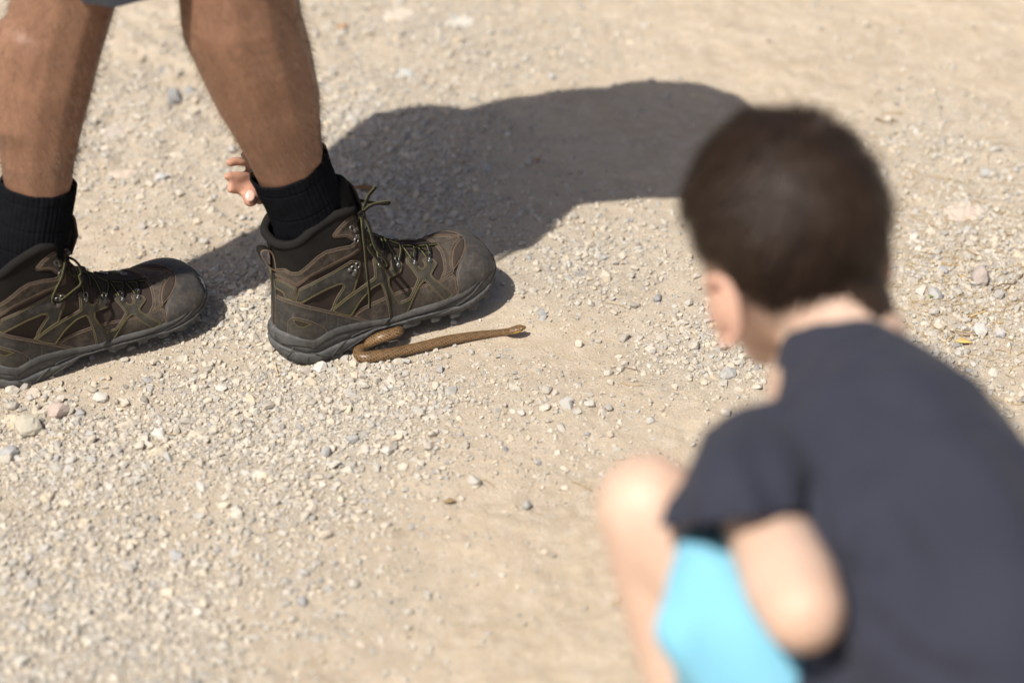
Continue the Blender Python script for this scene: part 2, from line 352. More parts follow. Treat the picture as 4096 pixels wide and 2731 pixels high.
# single stones: px, py, width in px, length ratio, height ratio, yaw, colour, name, label
STONES = [
 (112, 1712, 112, .78, .62, 20, (.50, .46, .37), 'rock', 'biggest chunky grey-olive rock at the left edge of the frame, below the rear boot'),
 (242, 1642, 98, .75, .55, -20, (.52, .41, .36), 'rock', 'pinkish brown angular rock just right of and behind the big olive rock'),
 (62, 1682, 130, .5, .22, 10, (.64, .53, .39), 'rock', 'flat cream slab partly behind the big olive rock at the left edge'),
 (36, 1812, 76, .7, .5, 30, (.42, .42, .41), 'rock', 'dark grey stone at the left edge below the big olive rock'),
 (1281, 1462, 60, .85, .62, 10, (.68, .64, .57), 'pebble', 'round off-white pebble touching the heel of the front boot'),
 (402, 1583, 58, .8, .55, 40, (.66, .62, .55), 'stone', 'pale pointed stone in bare soil below the sole of the rear boot'),
 (50, 1562, 62, .7, .5, 10, (.58, .53, .45), 'stone', 'beige stone right under the heel of the rear boot at the left edge'),
 (112, 1527, 36, .9, .8, 0, (.56, .52, .45), 'pebble', 'small pebble caught under the heel tread of the rear boot'),
 (134, 1572, 58, .7, .5, 70, (.58, .49, .41), 'stone', 'pinkish beige pointed stone below the pebble caught under the rear heel'),
 (624, 1792, 88, .55, .32, 0, (.62, .55, .42), 'stone', 'flat buff stone in the gravel below the gap between the boots'),
 (641, 1722, 66, .75, .45, 0, (.66, .63, .57), 'stone', 'whitish rounded stone just above the flat buff stone'),
 (1040, 1884, 82, .5, .3, -5, (.62, .56, .47), 'stone', 'long pale flat stone lying alone far below the front heel'),
 (884, 1542, 50, .8, .5, 20, (.62, .59, .53), 'stone', 'light grey stone in dense gravel left of and below the front heel'),
 (705, 2206, 60, .7, .45, 0, (.45, .45, .45), 'stone', 'blurred medium grey stone in the lower left gravel'),
 (668, 2348, 56, .8, .6, 80, (.68, .58, .45), 'stone', 'blurred upright tan stone in the lower left gravel'),
 (1214, 2400, 60, .7, .5, 0, (.34, .335, .34), 'stone', 'blurred dark grey stone on pale sand at the bottom, left of the child'),
 (1410, 1752, 62, .55, .5, 10, (.40, .40, .39), 'stone', 'sharp dark grey stone below the bend of the snake'),
 (2266, 1624, 62, .8, .6, -15, (.52, .51, .47), 'stone', 'speckled grey stone on smooth sand, left of the child'),
 (2358, 1620, 42, .8, .5, 20, (.58, .56, .50), 'pebble', 'small pale grey stone right beside the speckled grey stone'),
 (2912, 1490, 76, .6, .55, 15, (.46, .45, .43), 'stone', 'flat grey stone just left of the shirt collar of the child'),
 (3914, 1112, 86, .8, .85, 0, (.45, .38, .34), 'rock', 'blocky mottled brown and grey rock at right, beside the head of the child'),
 (3914, 1322, 56, .9, .8, 0, (.66, .64, .60), 'pebble', 'round whitish stone above the right shoulder of the child'),
 (4000, 1334, 46, .9, .7, 0, (.52, .51, .50), 'pebble', 'round grey pebble right of the whitish stone above the shoulder'),
 (3742, 1182, 64, .8, .6, 0, (.46, .45, .44), 'stone', 'grey stone with a green sprig at its foot, left of the mottled rock'),
 (3770, 1085, 42, .8, .6, 0, (.40, .40, .40), 'stone', 'small square grey stone near the back of the head of the child'),
 (3942, 690, 66, .6, .45, 0, (.44, .43, .41), 'stone', 'grey stone with a dark right side, high at the right edge'),
 (3861, 845, 170, .6, .14, 5, (.58, .48, .40), 'rock', 'flat pinkish slab sunk in the ground at right'),
 (476, 494, 170, .4, .16, 5, (.47, .40, .35), 'rock', 'long flat reddish-grey rock sunk in the ground between the legs'),
 (488, 690, 130, .5, .12, 0, (.60, .48, .39), 'rock', 'flat pinkish slab sunk beside the left sock'),
 (692, 600, 120, .35, .16, 20, (.66, .57, .46), 'rock', 'slanting pale slab sunk between the legs above the hand'),
 (696, 385, 62, .9, .8, 0, (.30, .30, .30), 'stone', 'dark grey knob of stone between the legs left of the calf'),
 (757, 342, 48, .8, .6, 0, (.36, .36, .36), 'stone', 'small dark stone touching the outline of the front calf'),
 (650, 726, 66, .5, .4, 30, (.55, .54, .52), 'stone', 'slanting light grey stone left of the hand'),
 (446, 152, 140, .4, .25, 20, (.60, .50, .40), 'rock', 'broad tan rock below the hem of the shorts'),
 (1600, 60, 150, .5, .15, 0, (.62, .54, .44), 'rock', 'blurred flat pale rock sunk at the top edge of the frame'),
 (1850, 80, 150, .5, .16, 30, (.60, .57, .50), 'rock', 'blurred whitish rock sunk near the top edge, above the big shadow'),
 (1610, 280, 110, .5, .2, 0, (.54, .54, .50), 'rock', 'blurred light grey rock sunk above the left end of the big shadow'),
]
for k, (px, py, wpx, lr, hr, yaw, c, nm, lb) in enumerate(STONES):
    p = ground_at(px, py+wpx*hr*.2); wm = wpx/(FPX/((p-CAM).dot(FW)))
    flatrock = hr < .3
    v, f = hull(20 if not flatrock else 40, 1.0, 900+k, .35)
    v = v/np.array([[np.abs(v[:, 0]).max(), np.abs(v[:, 1]).max(), np.abs(v[:, 2]).max()]])
    v = v*np.array([[wm*.5, wm*.5*lr*(1.35), wm*hr*.6]])
    a = R(yaw); v = np.stack([v[:, 0]*math.cos(a)-v[:, 1]*math.sin(a), v[:, 0]*math.sin(a)+v[:, 1]*math.cos(a), v[:, 2]], -1)
    me = np_mesh(nm, v, f, False)
    bm = bmesh.new(); bm.from_mesh(me); bmesh.ops.subdivide_edges(bm, edges=bm.edges, cuts=2, smooth=.08, use_grid_fill=True)
    for x in bm.verts: x.co += x.normal*(mnoise.noise(x.co*160+V(k, 0, 0))*wm*.05+mnoise.noise(x.co*420+V(k, 0, 9))*wm*.03)
    bm.to_mesh(me); bm.free()
    o = link(nm, me, stone_mat('stone_%s' % nm, False, tuple(q*.86 for q in c)))
    o.location = (p.x, p.y, g1(p.x, p.y)+wm*hr*(.28 if not flatrock else -.1)); tag(o, lb, nm)
exec_sections = []
# ------------------------------------------------------------------ the boot
PHI = R(29.5)
TV = V(math.cos(PHI), math.sin(PHI), 0); NV = V(math.sin(PHI), -math.cos(PHI), 0)
HR = V(-.268, 2.256, 0); HL = V(-.607, 2.190, 0)
MR = Matrix.Translation(HR) @ Matrix.Rotation(PHI, 4, 'Z'); MRi = MR.inverted()
c1 = lambda X, Y: (980+X/1.7425, 600+Y/1.7425)
Fpts = [(.2660, .036), (.2700, .047), (.2708, .058), (.2680, .0675), (.2610, .0750), (.252, .0802), (.243, .0832), (.236, .0842), (.225, .0842), (.213, .0835), (.2044, .0845), (.193, .0872),
        (.178, .0910), (.160, .0985), (.147, .1080), (.136, .1160), (.124, .1260), (.1136, .1410), (.110, .152), (.103, .166), (.098, .176)]
Bpts = [(.001, .028), (0, .045), (.0008, .06), (.0024, .085), (.0026, .105), (.0035, .12), (.0025, .14), (0, .152), (-.003, .160)]
WF = [(0, .029), (.03, .0335), (.07, .036), (.10, .0365), (.14, .042), (.18, .048), (.22, .050), (.25, .048), (.29, .044)]
def curve_eval(pts, n=400):
    c = catmull([V(x, 0, z) for x, z in pts], 24); c = resample(c, 1e-9 if False else .0006); return c
Fc = curve_eval(Fpts); Bc = curve_eval(Bpts)
Fa = np.array([(p.x, p.z) for p in Fc]); Ba = np.array([(p.x, p.z) for p in Bc])
def ev(A, t):
    i = t*(len(A)-1); j = int(min(i, len(A)-2)); return A[j]*(1-(i-j))+A[j+1]*(i-j)
def halfwidth(x, z):
    db = np.sqrt(((Ba-np.array([x, z]))**2).sum(1)).min(); df = np.sqrt(((Fa-np.array([x, z]))**2).sum(1)).min()
    k = sm((z-.055)/.07); W = interp(x, WF)*(1-k)+.0385*k
    Rf = .040*(1-k)+.036*k; p = 2.15+.5*sm((x-.2)/.05)
    g = lambda d, Rr: (1-(1-min(d/Rr, 1))**p)**(1/p)
    wv = W*g(db, .034)*g(df, Rf)
    wv += .0012*math.exp(-((z-.150)/.012)**2)                      # padded collar
    wv -= .0018*math.exp(-((z-.118)/.008)**2)*k
    return max(wv, 0)
NU, NVv = 110, 64
def upper_pt(u, v):
    b = ev(Ba, v); f = ev(Fa, v**.80 if True else v)
    uu = .5-.5*math.cos(math.pi*u); uu = .35*u+.65*uu
    p = b*(1-uu)+f*uu
    if v > .7:
        k = sm((v-.7)/.3); x = p[0]
        dz = interp(x, [(-.01, .0), (.004, .0), (.018, .003), (.033, .011), (.049, .015), (.066, .018), (.080, .014), (.092, .004), (.1, 0)])
        p = p+np.array([0, dz*k])
    return p
uv_ = [[upper_pt(i/NU, j/NVv) for i in range(NU+1)] for j in range(NVv+1)]
verts = []; faces = []
ns = []
for j in range(NVv+1):
    for i in range(NU+1):
        x, z = uv_[j][i]; wv = 0 if i in (0, NU) else halfwidth(x, z)
        ns.append((x, z, wv))
for s in (-1, 1):
    for (x, z, wv) in ns: verts.append((x, s*wv, z))
K = (NU+1)*(NVv+1)
for s in range(2):
    for j in range(NVv):
        for i in range(NU):
            a = s*K+j*(NU+1)+i; q = (a, a+1, a+NU+2, a+NU+1); faces.append(q if s == 0 else q[::-1])
ume = mesh('boot', verts, faces); bm = bmesh.new(); bm.from_mesh(ume); bmesh.ops.remove_doubles(bm, verts=bm.verts, dist=1e-5)
bmesh.ops.recalc_face_normals(bm, faces=bm.faces); bm.to_mesh(ume); bm.free()
# sole
ZT = [(0, .043), (.006, .042), (.02, .036), (.033, .0335), (.045, .038), (.061, .0415), (.088, .040), (.105, .0365), (.122, .0355), (.144, .0395), (.174, .042), (.2126, .0455), (.226, .050), (.241, .0545), (.255, .059), (.266, .062), (.29, .063)]
ZB = [(-.004, .012), (.0035, .007), (.021, .0015), (.042, 0), (.0515, .003), (.072, .007), (.09, .0115), (.105, .021), (.12, .023), (.138, .0225), (.162, .0235), (.189, .022), (.213, .0205), (.235, .0265), (.250, .032), (.262, .039), (.274, .047), (.29, .050)]
def sole_w(x):
    g = lambda d, Rr, p: max(0, 1-(1-min(max(d, 0)/Rr, 1))**p)**(1/p)
    return (interp(x, WF)+.0030)*g(x+.005, .034, 2)*g(.2745-x, .052, 2.35)
xs = [-.005+.2795*(.5-.5*math.cos(math.pi*i/70)) for i in range(71)]
plan = [(x, -sole_w(x)) for x in xs]+[(x, sole_w(x)) for x in reversed(xs[1:-1])]
NP = len(plan); rows = [(0, -.009), (.0, -.0015), (.06, 0), (.22, .0022), (.36, .0026), (.44, .0018), (.47, -.0004), (.50, -.0004), (.53, .0012), (.72, .0010), (.92, .0004), (1.0, -.0010), (1.02, -.006)]
sv = []; sf = []
for ri, (t, o) in enumerate(rows):
    for k, (x, y) in enumerate(plan):
        a = plan[k-1]; b = plan[(k+1) % NP]; n = V(b[1]-a[1], -(b[0]-a[0]), 0)
        n = n.normalized() if n.length > 1e-9 else V(-1 if x < .1 else 1, 0, 0)
        zb, zt = interp(x, ZB), interp(x, ZT)
        if y > 0: pass
        q = V(x, y, zb+(zt-zb)*t)+n*o
        if ri < 6:                                             # worn scalloped lower rim
            q.z += .0007*math.sin(k*1.7)*(1-t)
        sv.append(q)
for ri in range(len(rows)-1):
    for k in range(NP): sf.append((ri*NP+k, ri*NP+(k+1) % NP, (ri+1)*NP+(k+1) % NP, (ri+1)*NP+k))
half = NP//2
for k in range(half): # underside
    a, b = k, k+1; c, d = (NP-k-1) % NP, (NP-k) % NP
    if len({a, b, c, d}) == 4: sf.append((a, b, c, d))
    elif len({a, b, c, d}) == 3: sf.append(tuple(dict.fromkeys((a, b, c, d))))
sme = mesh('sole', sv, sf)
bm = bmesh.new(); bm.from_mesh(sme); bmesh.ops.recalc_face_normals(bm, faces=bm.faces); bm.to_mesh(sme); bm.free()
def bvh_of(*mes):
    v = []; f = []
    for me in mes:
        o = len(v); v += [MR @ x.co for x in me.vertices]; f += [[i+o for i in p.vertices] for p in me.polygons]
    return BVHTree.FromPolygons(v, f)
BU = bvh_of(ume); BS = bvh_of(ume, sme); BSO = bvh_of(sme)
def hit(X, Y, bv):
    px, py = c1(X, Y); d = ray(px, py).normalized(); p, n, i, t = bv.ray_cast(CAM, d)
    if p is None:
        q = CAM+d*((HR-CAM).dot(NV)/d.dot(NV)); p, n, i, t = bv.find_nearest(q)
    L = MRi @ p; nl = (MRi.to_3x3() @ n).normalized()
    if L.y > -.0003:
        top = MR @ V(L.x, -.0002, .5); p2, n2, i2, t2 = bv.ray_cast(top, V(0, 0, -1))
        if p2 is not None and L.z > .05 and L.x < .275:
            L = MRi @ p2; nl = V(0, 0, 1)
        else: nl = V(1, 0, .3).normalized() if L.x > .1 else V(-1, 0, 0)
        L.y = 0
    if nl.y > 0 and L.y < -.001: nl = -nl
    return L, nl
def inpoly(x, y, P):
    c = False; j = len(P)-1
    for i in range(len(P)):
        xi, yi = P[i]; xj, yj = P[j]
        if (yi > y) != (yj > y) and x < (xj-xi)*(y-yi)/(yj-yi)+xi: c = not c
        j = i
    return c
def segd(x, y, P):
    m = 1e9
    for i in range(len(P)):
        ax, ay = P[i-1]; bx, by = P[i]; dx, dy = bx-ax, by-ay; L2 = dx*dx+dy*dy or 1e-9
        t = min(1, max(0, ((x-ax)*dx+(y-ay)*dy)/L2)); m = min(m, math.hypot(x-ax-t*dx, y-ay-t*dy))
    return m
def dense_poly(P, step=9, roundc=True):
    Q = [V(x, y, 0) for x, y in P]; Q.append(Q[0]); Q = resample(Q, step)[:-1]
    if roundc:
        n = len(Q); Q = [(Q[i-1]+Q[i]*2+Q[(i+1) % n])/4 for i in range(n)]
    return [(q.x, q.y) for q in Q]
def panel(P, thick, bv, holes=()):
    """leather patch that follows the boot surface: returns local verts / faces for the near and (mirrored) far side"""
    D = dense_poly(P); HO = [dense_poly(h) for h in holes]
    pts = [V(x, y) for x, y in D]; edges = [(i, (i+1) % len(D)) for i in range(len(D))]; loops = [list(range(len(D)))]
    for h in HO:
        o = len(pts); pts += [V(x, y) for x, y in h]; edges += [(o+i, o+(i+1) % len(h)) for i in range(len(h))]; loops.append([o+i for i in range(len(h))])
    xs_ = [p[0] for p in D]; ys_ = [p[1] for p in D]; g = 10
    x = min(xs_)+g/2
    while x < max(xs_):
        y = min(ys_)+g/2
        while y < max(ys_):
            if inpoly(x, y, D) and segd(x, y, D) > 4.5 and not any(inpoly(x, y, h) or segd(x, y, h) < 4.5 for h in HO): pts.append(V(x, y))
            y += g
        x += g
    r = delaunay_2d_cdt([p.to_2d() if hasattr(p, 'to_2d') else p for p in pts], edges, [], 0, 1e-4)
    ov, of = r[0], r[2]; tri = []
    for f in of:
        cx = sum(ov[i].x for i in f)/len(f); cy = sum(ov[i].y for i in f)/len(f)
        if inpoly(cx, cy, D) and not any(inpoly(cx, cy, h) for h in HO): tri.append(tuple(f))
    top = []; bot = []
    for p in ov:
        L, n = hit(p.x, p.y, bv); e = min(segd(p.x, p.y, D), *[segd(p.x, p.y, h) for h in HO]) if HO else segd(p.x, p.y, D)
        t = thick*(.55+.45*sm(e/8)); top.append(L+n*t); bot.append(L-n*.0008)
    N = len(top); ec = {}
    for f in tri:
        for a, b in zip(f, f[1:]+f[:1]): ec[(min(a, b), max(a, b))] = ec.get((min(a, b), max(a, b)), 0)+1
    fs = list(tri)
    for (a, b), c in ec.items():
        if c == 1: fs.append((a, b, b+N, a+N))
    vs_ = top+bot; mir = [V(p.x, -p.y, p.z) for p in vs_]; M2 = len(vs_)
    return vs_+mir, fs+[tuple(i+M2 for i in f[::-1]) for f in fs]
def surf_path(P, bv, off, step=6, closed=False, smooth=2):
    Q = [V(x, y, 0) for x, y in P]
    if closed: Q.append(Q[0])
    Q = catmull(Q, smooth) if smooth > 1 and not closed else Q
    Q = resample(Q, step); out = []
    for q in Q:
        L, n = hit(q.x, q.y, bv); out.append((L+n*off, n))
    return out
def offset_poly(P, d):
    D = dense_poly(P, 6); n = len(D); out = []
    for i in range(n):
        a, b = D[i-1], D[(i+1) % n]; tx, ty = b[0]-a[0], b[1]-a[1]; l = math.hypot(tx, ty) or 1
        x, y = D[i][0]-ty/l*d, D[i][1]+tx/l*d
        if not inpoly(x, y, D): x, y = D[i][0]+ty/l*d, D[i][1]-tx/l*d
        if inpoly(x, y, D) and segd(x, y, D) > abs(d)*.75: out.append((x, y))
        else: out.append(None)
    return out
def dashes(mb, path, r=.00027, dash=2, gap=1, m=0):
    i = 0
    while i+dash < len(path):
        seg = path[i:i+dash+1]
        if (seg[-1][0]-seg[0][0]).length < .006:
            P = [s_[0] for s_ in seg]; mb.tube(P, r, 4, m); mb.tube([V(p.x, -p.y, p.z) for p in P], r, 4, m)
        i += dash+gap
B = link('boot', ume, m_mesh)
PANELS = {
 'collar_panel': (m_pad, .0012, BU, [(188, 640), (232, 690), (290, 682), (370, 632), (450, 542), (540, 474), (640, 414), (715, 396), (768, 424), (790, 470), (800, 560), (790, 640), (650, 690), (500, 760), (420, 825), (370, 858), (330, 858), (280, 830), (207, 836)], None),
 'ankle_band': (m_suede, .0017, BU, [(203, 828), (280, 823), (330, 850), (372, 850), (420, 813), (500, 738), (560, 700), (650, 678), (735, 662), (795, 600), (800, 690), (740, 735), (600, 805), (455, 880), (400, 922), (365, 948), (330, 925), (262, 893), (205, 872)], m_stitchB),
 'collar_tab': (m_suede, .0022, BU, [(750, 452), (700, 480), (640, 545), (607, 590), (612, 606), (640, 606), (700, 600), (770, 640), (790, 600), (778, 520), (768, 462)], m_stitchB),
 'heel_strap': (m_strap, .0016, BU, [(206, 890), (265, 905), (362, 960), (345, 1056), (282, 1030), (270, 990), (208, 955)], m_stitchY),
 'side_swoosh': (m_nub, .0018, BU, [(345, 1055), (378, 965), (450, 932), (600, 850), (738, 765), (800, 772), (796, 860), (772, 930), (757, 985), (690, 1040), (605, 1112), (612, 1075), (628, 1038), (660, 985), (684, 945), (672, 930), (640, 938), (560, 972), (470, 1020), (400, 1063)], m_stitchY),
 'mudguard': (m_suede, .0012, BU, [(745, 1150), (800, 1105), (900, 1055), (1010, 1008), (1090, 975), (1200, 950), (1350, 910), (1440, 860), (1475, 900), (1492, 1010), (1400, 1060), (1300, 1100), (1130, 1150), (1000, 1200), (880, 1215), (800, 1190)], m_stitchB),
 'toe_overlay': (m_suede, .0017, BU, [(1262, 632), (1340, 612), (1400, 585), (1452, 574), (1492, 600), (1525, 622), (1478, 650), (1450, 700), (1440, 760), (1440, 810), (1455, 850), (1400, 885), (1358, 905), (1385, 840), (1380, 780), (1362, 715), (1335, 680)], m_stitchB),
 'toe_cap': (m_toe, .0024, BU, [(1450, 560), (1452, 580), (1490, 600), (1530, 630), (1538, 690), (1495, 790), (1472, 860), (1482, 950), (1482, 1025), (1540, 1010), (1610, 960), (1680, 895), (1735, 820), (1760, 740), (1735, 640), (1690, 570), (1600, 545), (1520, 545)], None),
 'lace_strap': (m_strap, .0024, BU, [(590, 1112), (700, 1025), (900, 882), (896, 830), (884, 760), (905, 745), (920, 790), (945, 815), (985, 840), (1015, 820), (1012, 770), (1030, 750), (1060, 755), (1088, 800), (1080, 850), (1040, 870), (998, 890), (1002, 935), (1040, 1005), (1073, 1057), (1140, 1028), (1180, 950), (1202, 895), (1160, 835), (1122, 792), (1115, 757), (1150, 750), (1190, 790), (1215, 828), (1240, 825), (1252, 805), (1232, 768), (1268, 752), (1318, 775), (1333, 800), (1305, 845), (1292, 872), (1310, 895), (1380, 945), (1452, 1002), (1388, 1052), (1310, 975), (1250, 908), (1220, 935), (1180, 1010), (1130, 1130), (1065, 1165), (1010, 1175), (990, 1060), (962, 970), (940, 925), (880, 960), (800, 1050), (735, 1155), (650, 1140)], m_stitchY),
 'heel_counter': (m_nub, .0020, BU, [(208, 1000), (300, 1040), (450, 1085), (600, 1120), (740, 1150), (880, 1192), (800, 1225), (650, 1260), (560, 1310), (490, 1350), (330, 1345), (212, 1300)], m_stitchB),
 'heel_inset': (m_strap, .0026, BU, [(306, 1320), (303, 1240), (303, 1190), (322, 1165), (370, 1160), (450, 1185), (520, 1215), (565, 1250), (560, 1280), (500, 1325), (430, 1345)], None),
 'heel_mesh': (m_mesh, .0031, BU, [(335, 1165), (342, 1200), (372, 1228), (410, 1235), (450, 1215), (485, 1203), (420, 1180), (370, 1163)], m_stitchY),
 'toe_vent': (m_mesh, .0031, BU, [(1520, 624), (1532, 650), (1530, 695), (1505, 760), (1480, 800), (1450, 838), (1443, 780), (1455, 710), (1485, 655)], None),
 'midsole_band': (m_rubberL, .0016, BS, [(212, 1262), (250, 1298), (330, 1318), (430, 1330), (490, 1322), (560, 1268), (650, 1230), (800, 1200), (900, 1188), (1000, 1178), (1130, 1130), (1300, 1080), (1400, 1040), (1500, 990), (1560, 940), (1620, 870), (1680, 790), (1712, 740), (1722, 775), (1690, 850), (1630, 930), (1560, 1000), (1500, 1038), (1400, 1085), (1300, 1122), (1130, 1170), (1000, 1215), (900, 1228), (760, 1256), (640, 1288), (560, 1332), (485, 1386), (440, 1372), (340, 1362), (250, 1350), (214, 1318)], None),
}
edge_mb = MB(); sy = MB(); sb = MB()
for nm, (mt, th, bv, P, st) in PANELS.items():
    holes = ()
    vs_, fs = panel(P, th, bv, holes); h2 = len(vs_)//2
    if max(p.y for p in vs_[:h2]) < -.0005:
        for a_, b_ in ((vs_[:h2], fs[:len(fs)//2]), (vs_[h2:], [tuple(i-h2 for i in f) for f in fs[len(fs)//2:]])): o = MB(); o.add(a_, b_); o.build(nm, mt, B)
    else:
        o = MB(); o.add(vs_, fs); oo = o.build(nm, mt, B); bm = bmesh.new(); bm.from_mesh(oo.data); bmesh.ops.remove_doubles(bm, verts=bm.verts, dist=.0003); bm.to_mesh(oo.data); bm.free()
    if st is not None or nm in ('toe_cap', 'heel_inset', 'toe_vent'):
        pth = surf_path(dense_poly(P, 7), bv, th*.75, 7, True, 1)
        if nm not in ('heel_mesh',):
            run = []
            for s_ in pth:
                if s_[0].y > -.002 or (run and (s_[0]-run[-1]).length > .008):
                    if len(run) > 2: edge_mb.tube(run, .0005, 5); edge_mb.tube([V(p.x, -p.y, p.z) for p in run], .0005, 5)
                    run = []
                if s_[0].y <= -.002: run.append(s_[0])
            if len(run) > 2: edge_mb.tube(run, .0005, 5); edge_mb.tube([V(p.x, -p.y, p.z) for p in run], .0005, 5)
    if st is not None:
        for dd in ((9,) if st is m_stitchY else (11, 17)):
            op = offset_poly(P, dd); run = []
            for q in op+[None]:
                if q is None:
                    if len(run) > 3: dashes(sy if st is m_stitchY else sb, surf_path(run, bv, th+.0003, 4.5, False, 1))
                    run = []
                else: run.append(q)
edge_mb.build('leather_edge', m_edge, B)
tag(sy.build('stitching', m_stitchY, B), 'yellow stitching', kind='stuff'); tag(sb.build('stitching', m_stitchB, B), 'brown stitching', kind='stuff')
sole = link('sole', sme, m_rubber, B)
# sole relief lines and tread blocks
rl = MB()
for P in ([(600, 1440), (650, 1380), (720, 1315), (820, 1262), (950, 1222), (1080, 1190)], [(240, 1375), (300, 1400), (380, 1405), (480, 1420), (560, 1432), (640, 1425), (720, 1380), (820, 1315)],
          [(1130, 1190), (1250, 1160), (1400, 1115), (1520, 1055), (1600, 985), (1670, 890)], [(340, 1370), (320, 1410), (290, 1435)], [(440, 1440), (432, 1485)]):
    pp = [q[0] for q in surf_path(P, BS, .0002, 8)]; rl.tube(pp, .0009, 6); rl.tube([V(p.x, -p.y, p.z) for p in pp], .0009, 6)
rl.build('sole_ridge', m_rubberL, B)
def lug(x0, x1, y, zt, zb, dep=.016, taper=.15):
    mb = MB(); vs_ = []
    for (z, s) in ((zt, 1.0), (zt*.4+zb*.6, .98), (zb, 1-taper)):
        cx = (x0+x1)/2; hx = (x1-x0)/2*s
        for (a, b) in ((-1, 0), (-.7, -.12), (.7, -.12), (1, 0), (.9, 1), (-.9, 1)): vs_.append(V(cx+a*hx, y+math.copysign(1, -y)*b*dep, z))
    fs = [tuple(range(5, -1, -1)), tuple(12+k for k in range(6))]
    for r_ in range(2):
        for k in range(6): fs.append((r_*6+k, r_*6+(k+1) % 6, (r_+1)*6+(k+1) % 6, (r_+1)*6+k))
    mb.add(vs_, fs); o = mb.build('lug', m_rubber, B, False); bv_ = o.modifiers.new('b', 'BEVEL'); bv_.width = .0009; bv_.segments = 2; return o
LUGS = [(.050, .066), (.072, .086), (.137, .163), (.172, .186), (.196, .212), (.220, .234), (.240, .252), (.257, .266)]
for (a, b) in LUGS:
    xm = (a+b)/2; zb = interp(xm, ZB)
    for s in (-1, 1):
        lug(a, b, s*(sole_w(xm)-.0015), zb+.004, zb-(.0055 if a > .1 else .004))
    if a > .12: lug(a+.003, b+.001, .010, zb+.003, zb-.0045); lug(a, b, -.012, zb+.003, zb-.0045)
lug(.010, .040, -.024, .006, -.0005, .03); lug(.010, .040, .024, .006, -.0005, .03)
# collar roll
top = [V(*verts[NVv*(NU+1)+i]) for i in range(2, NU-1)]; 
cr = MB(); loop = top+[V(p.x, -p.y, p.z) for p in reversed(top)]
loop = [V(p.x*.97+.0015, p.y*.93, p.z+.0005) for p in loop]; cr.tube(resample(loop+[loop[0]], .004)[:-1], .0052, 8, 0, True); cr.build('collar_roll', m_pad, B)
# tongue
tg = MB(); NA, NB = 22, 20; tv = []
for side in (1, -1):
    for b in range(NB+1):
        for a in range(NA+1):
            A = -1+2*a/NA; Bt = b/NB
            e = max(0., 1-abs(A)**3)**.5*max(0., 1-max(0, (Bt-.72)/.28)**2.4)**.5
            topz = .068*(1-.16*A*A)
            x = .1035-.006*Bt-.010*Bt*Bt-.020*A*A; z = .146+topz*Bt; y = .031*A*(1-.12*Bt)
            th = (.0065*e+.0006)*side
            tv.append(V(x+th, y, z+th*.15))
tf = []; KK = (NA+1)*(NB+1)
for sI in range(2):
    for b in range(NB):
        for a in range(NA):
            i = sI*KK+b*(NA+1)+a; q = (i, i+1, i+NA+2, i+NA+1); tf.append(q if sI == 0 else q[::-1])
def rim(l):
    for p_, q_ in zip(l, l[1:]): tf.append((p_, q_, q_+KK, p_+KK))
rim([NB*(NA+1)+a for a in range(NA+1)]); rim([b*(NA+1) for b in range(NB+1)]); rim([b*(NA+1)+NA for b in range(NB+1)])
tg.add(tv, tf); tg.build('tongue', m_pad, B)
tl = MB(); tl.ribbon([V(.1075, -.008, .160), V(.106, -.008, .178), V(.1005, -.008, .198), V(.098, -.008, .204)], V(1, 0, .2), .009, .001, 0, 0); tl.build('tongue_tab', m_suede, B)
# vamp tongue gusset under the laces
# heel pull loop
def plane_pt(X, Y, yl):
    px, py = c1(X, Y); d = ray(px, py); q = HR+NV*(-yl); t = (q-CAM).dot(NV)/d.dot(NV); return MRi @ (CAM+d*t)
pl = MB(); PL = resample(catmull([plane_pt(X, Y, 0) for X, Y in [(205, 828), (165, 808), (125, 760), (98, 710), (105, 686), (140, 684), (172, 700), (190, 745), (198, 800), (200, 830)]], 6), .002)
pl.ribbon(PL, [ (PL[min(i+1, len(PL)-1)]-PL[max(i-1, 0)]).cross(V(0, 1, 0)) for i in range(len(PL))], .0065, .0008, 1, 0); pl.build('pull_loop', [m_lace, m_stitchB], B)
# metal hooks
def hook(X, Y, X2, Y2, r=.0030):
    for s in (1, -1):
        mb = MB(); a, n = hit(X, Y, BU); b, n2 = hit(X2, Y2, BU); a = a+n*.003; b = b+n2*.003
        d = (b-a).normalized(); sd_ = n.cross(d)
        ring = [a+(d*math.cos(t)*r*1.25+sd_*math.sin(t)*r) for t in [2*math.pi*k/12 for k in range(12)]]
        mb.tube(ring, .0009, 6, 0, True)
        e = a+d*r*1.4
        mb.tube([e, e+d*.002, b], lambda i: (.0015, .0020, .0018)[i], 8)
        dome = [b+n*.0004*k for k in range(4)]; mb.tube(dome, lambda i: (.0030, .0029, .0022, .0010)[i], 12)
        if s < 0: mb.v = [(x, -y, z) for x, y, z in mb.v]
        mb.build('eyelet', m_metal, B)
if True:
  pass
for h in [(1047, 765, 1057, 805), (1160, 755, 1178, 795), (1272, 740, 1282, 778), (775, 795, 752, 858), (748, 815, 722, 830), (732, 545, 752, 560), (763, 625, 770, 600), (925, 770, 930, 800)]: hook(*h)
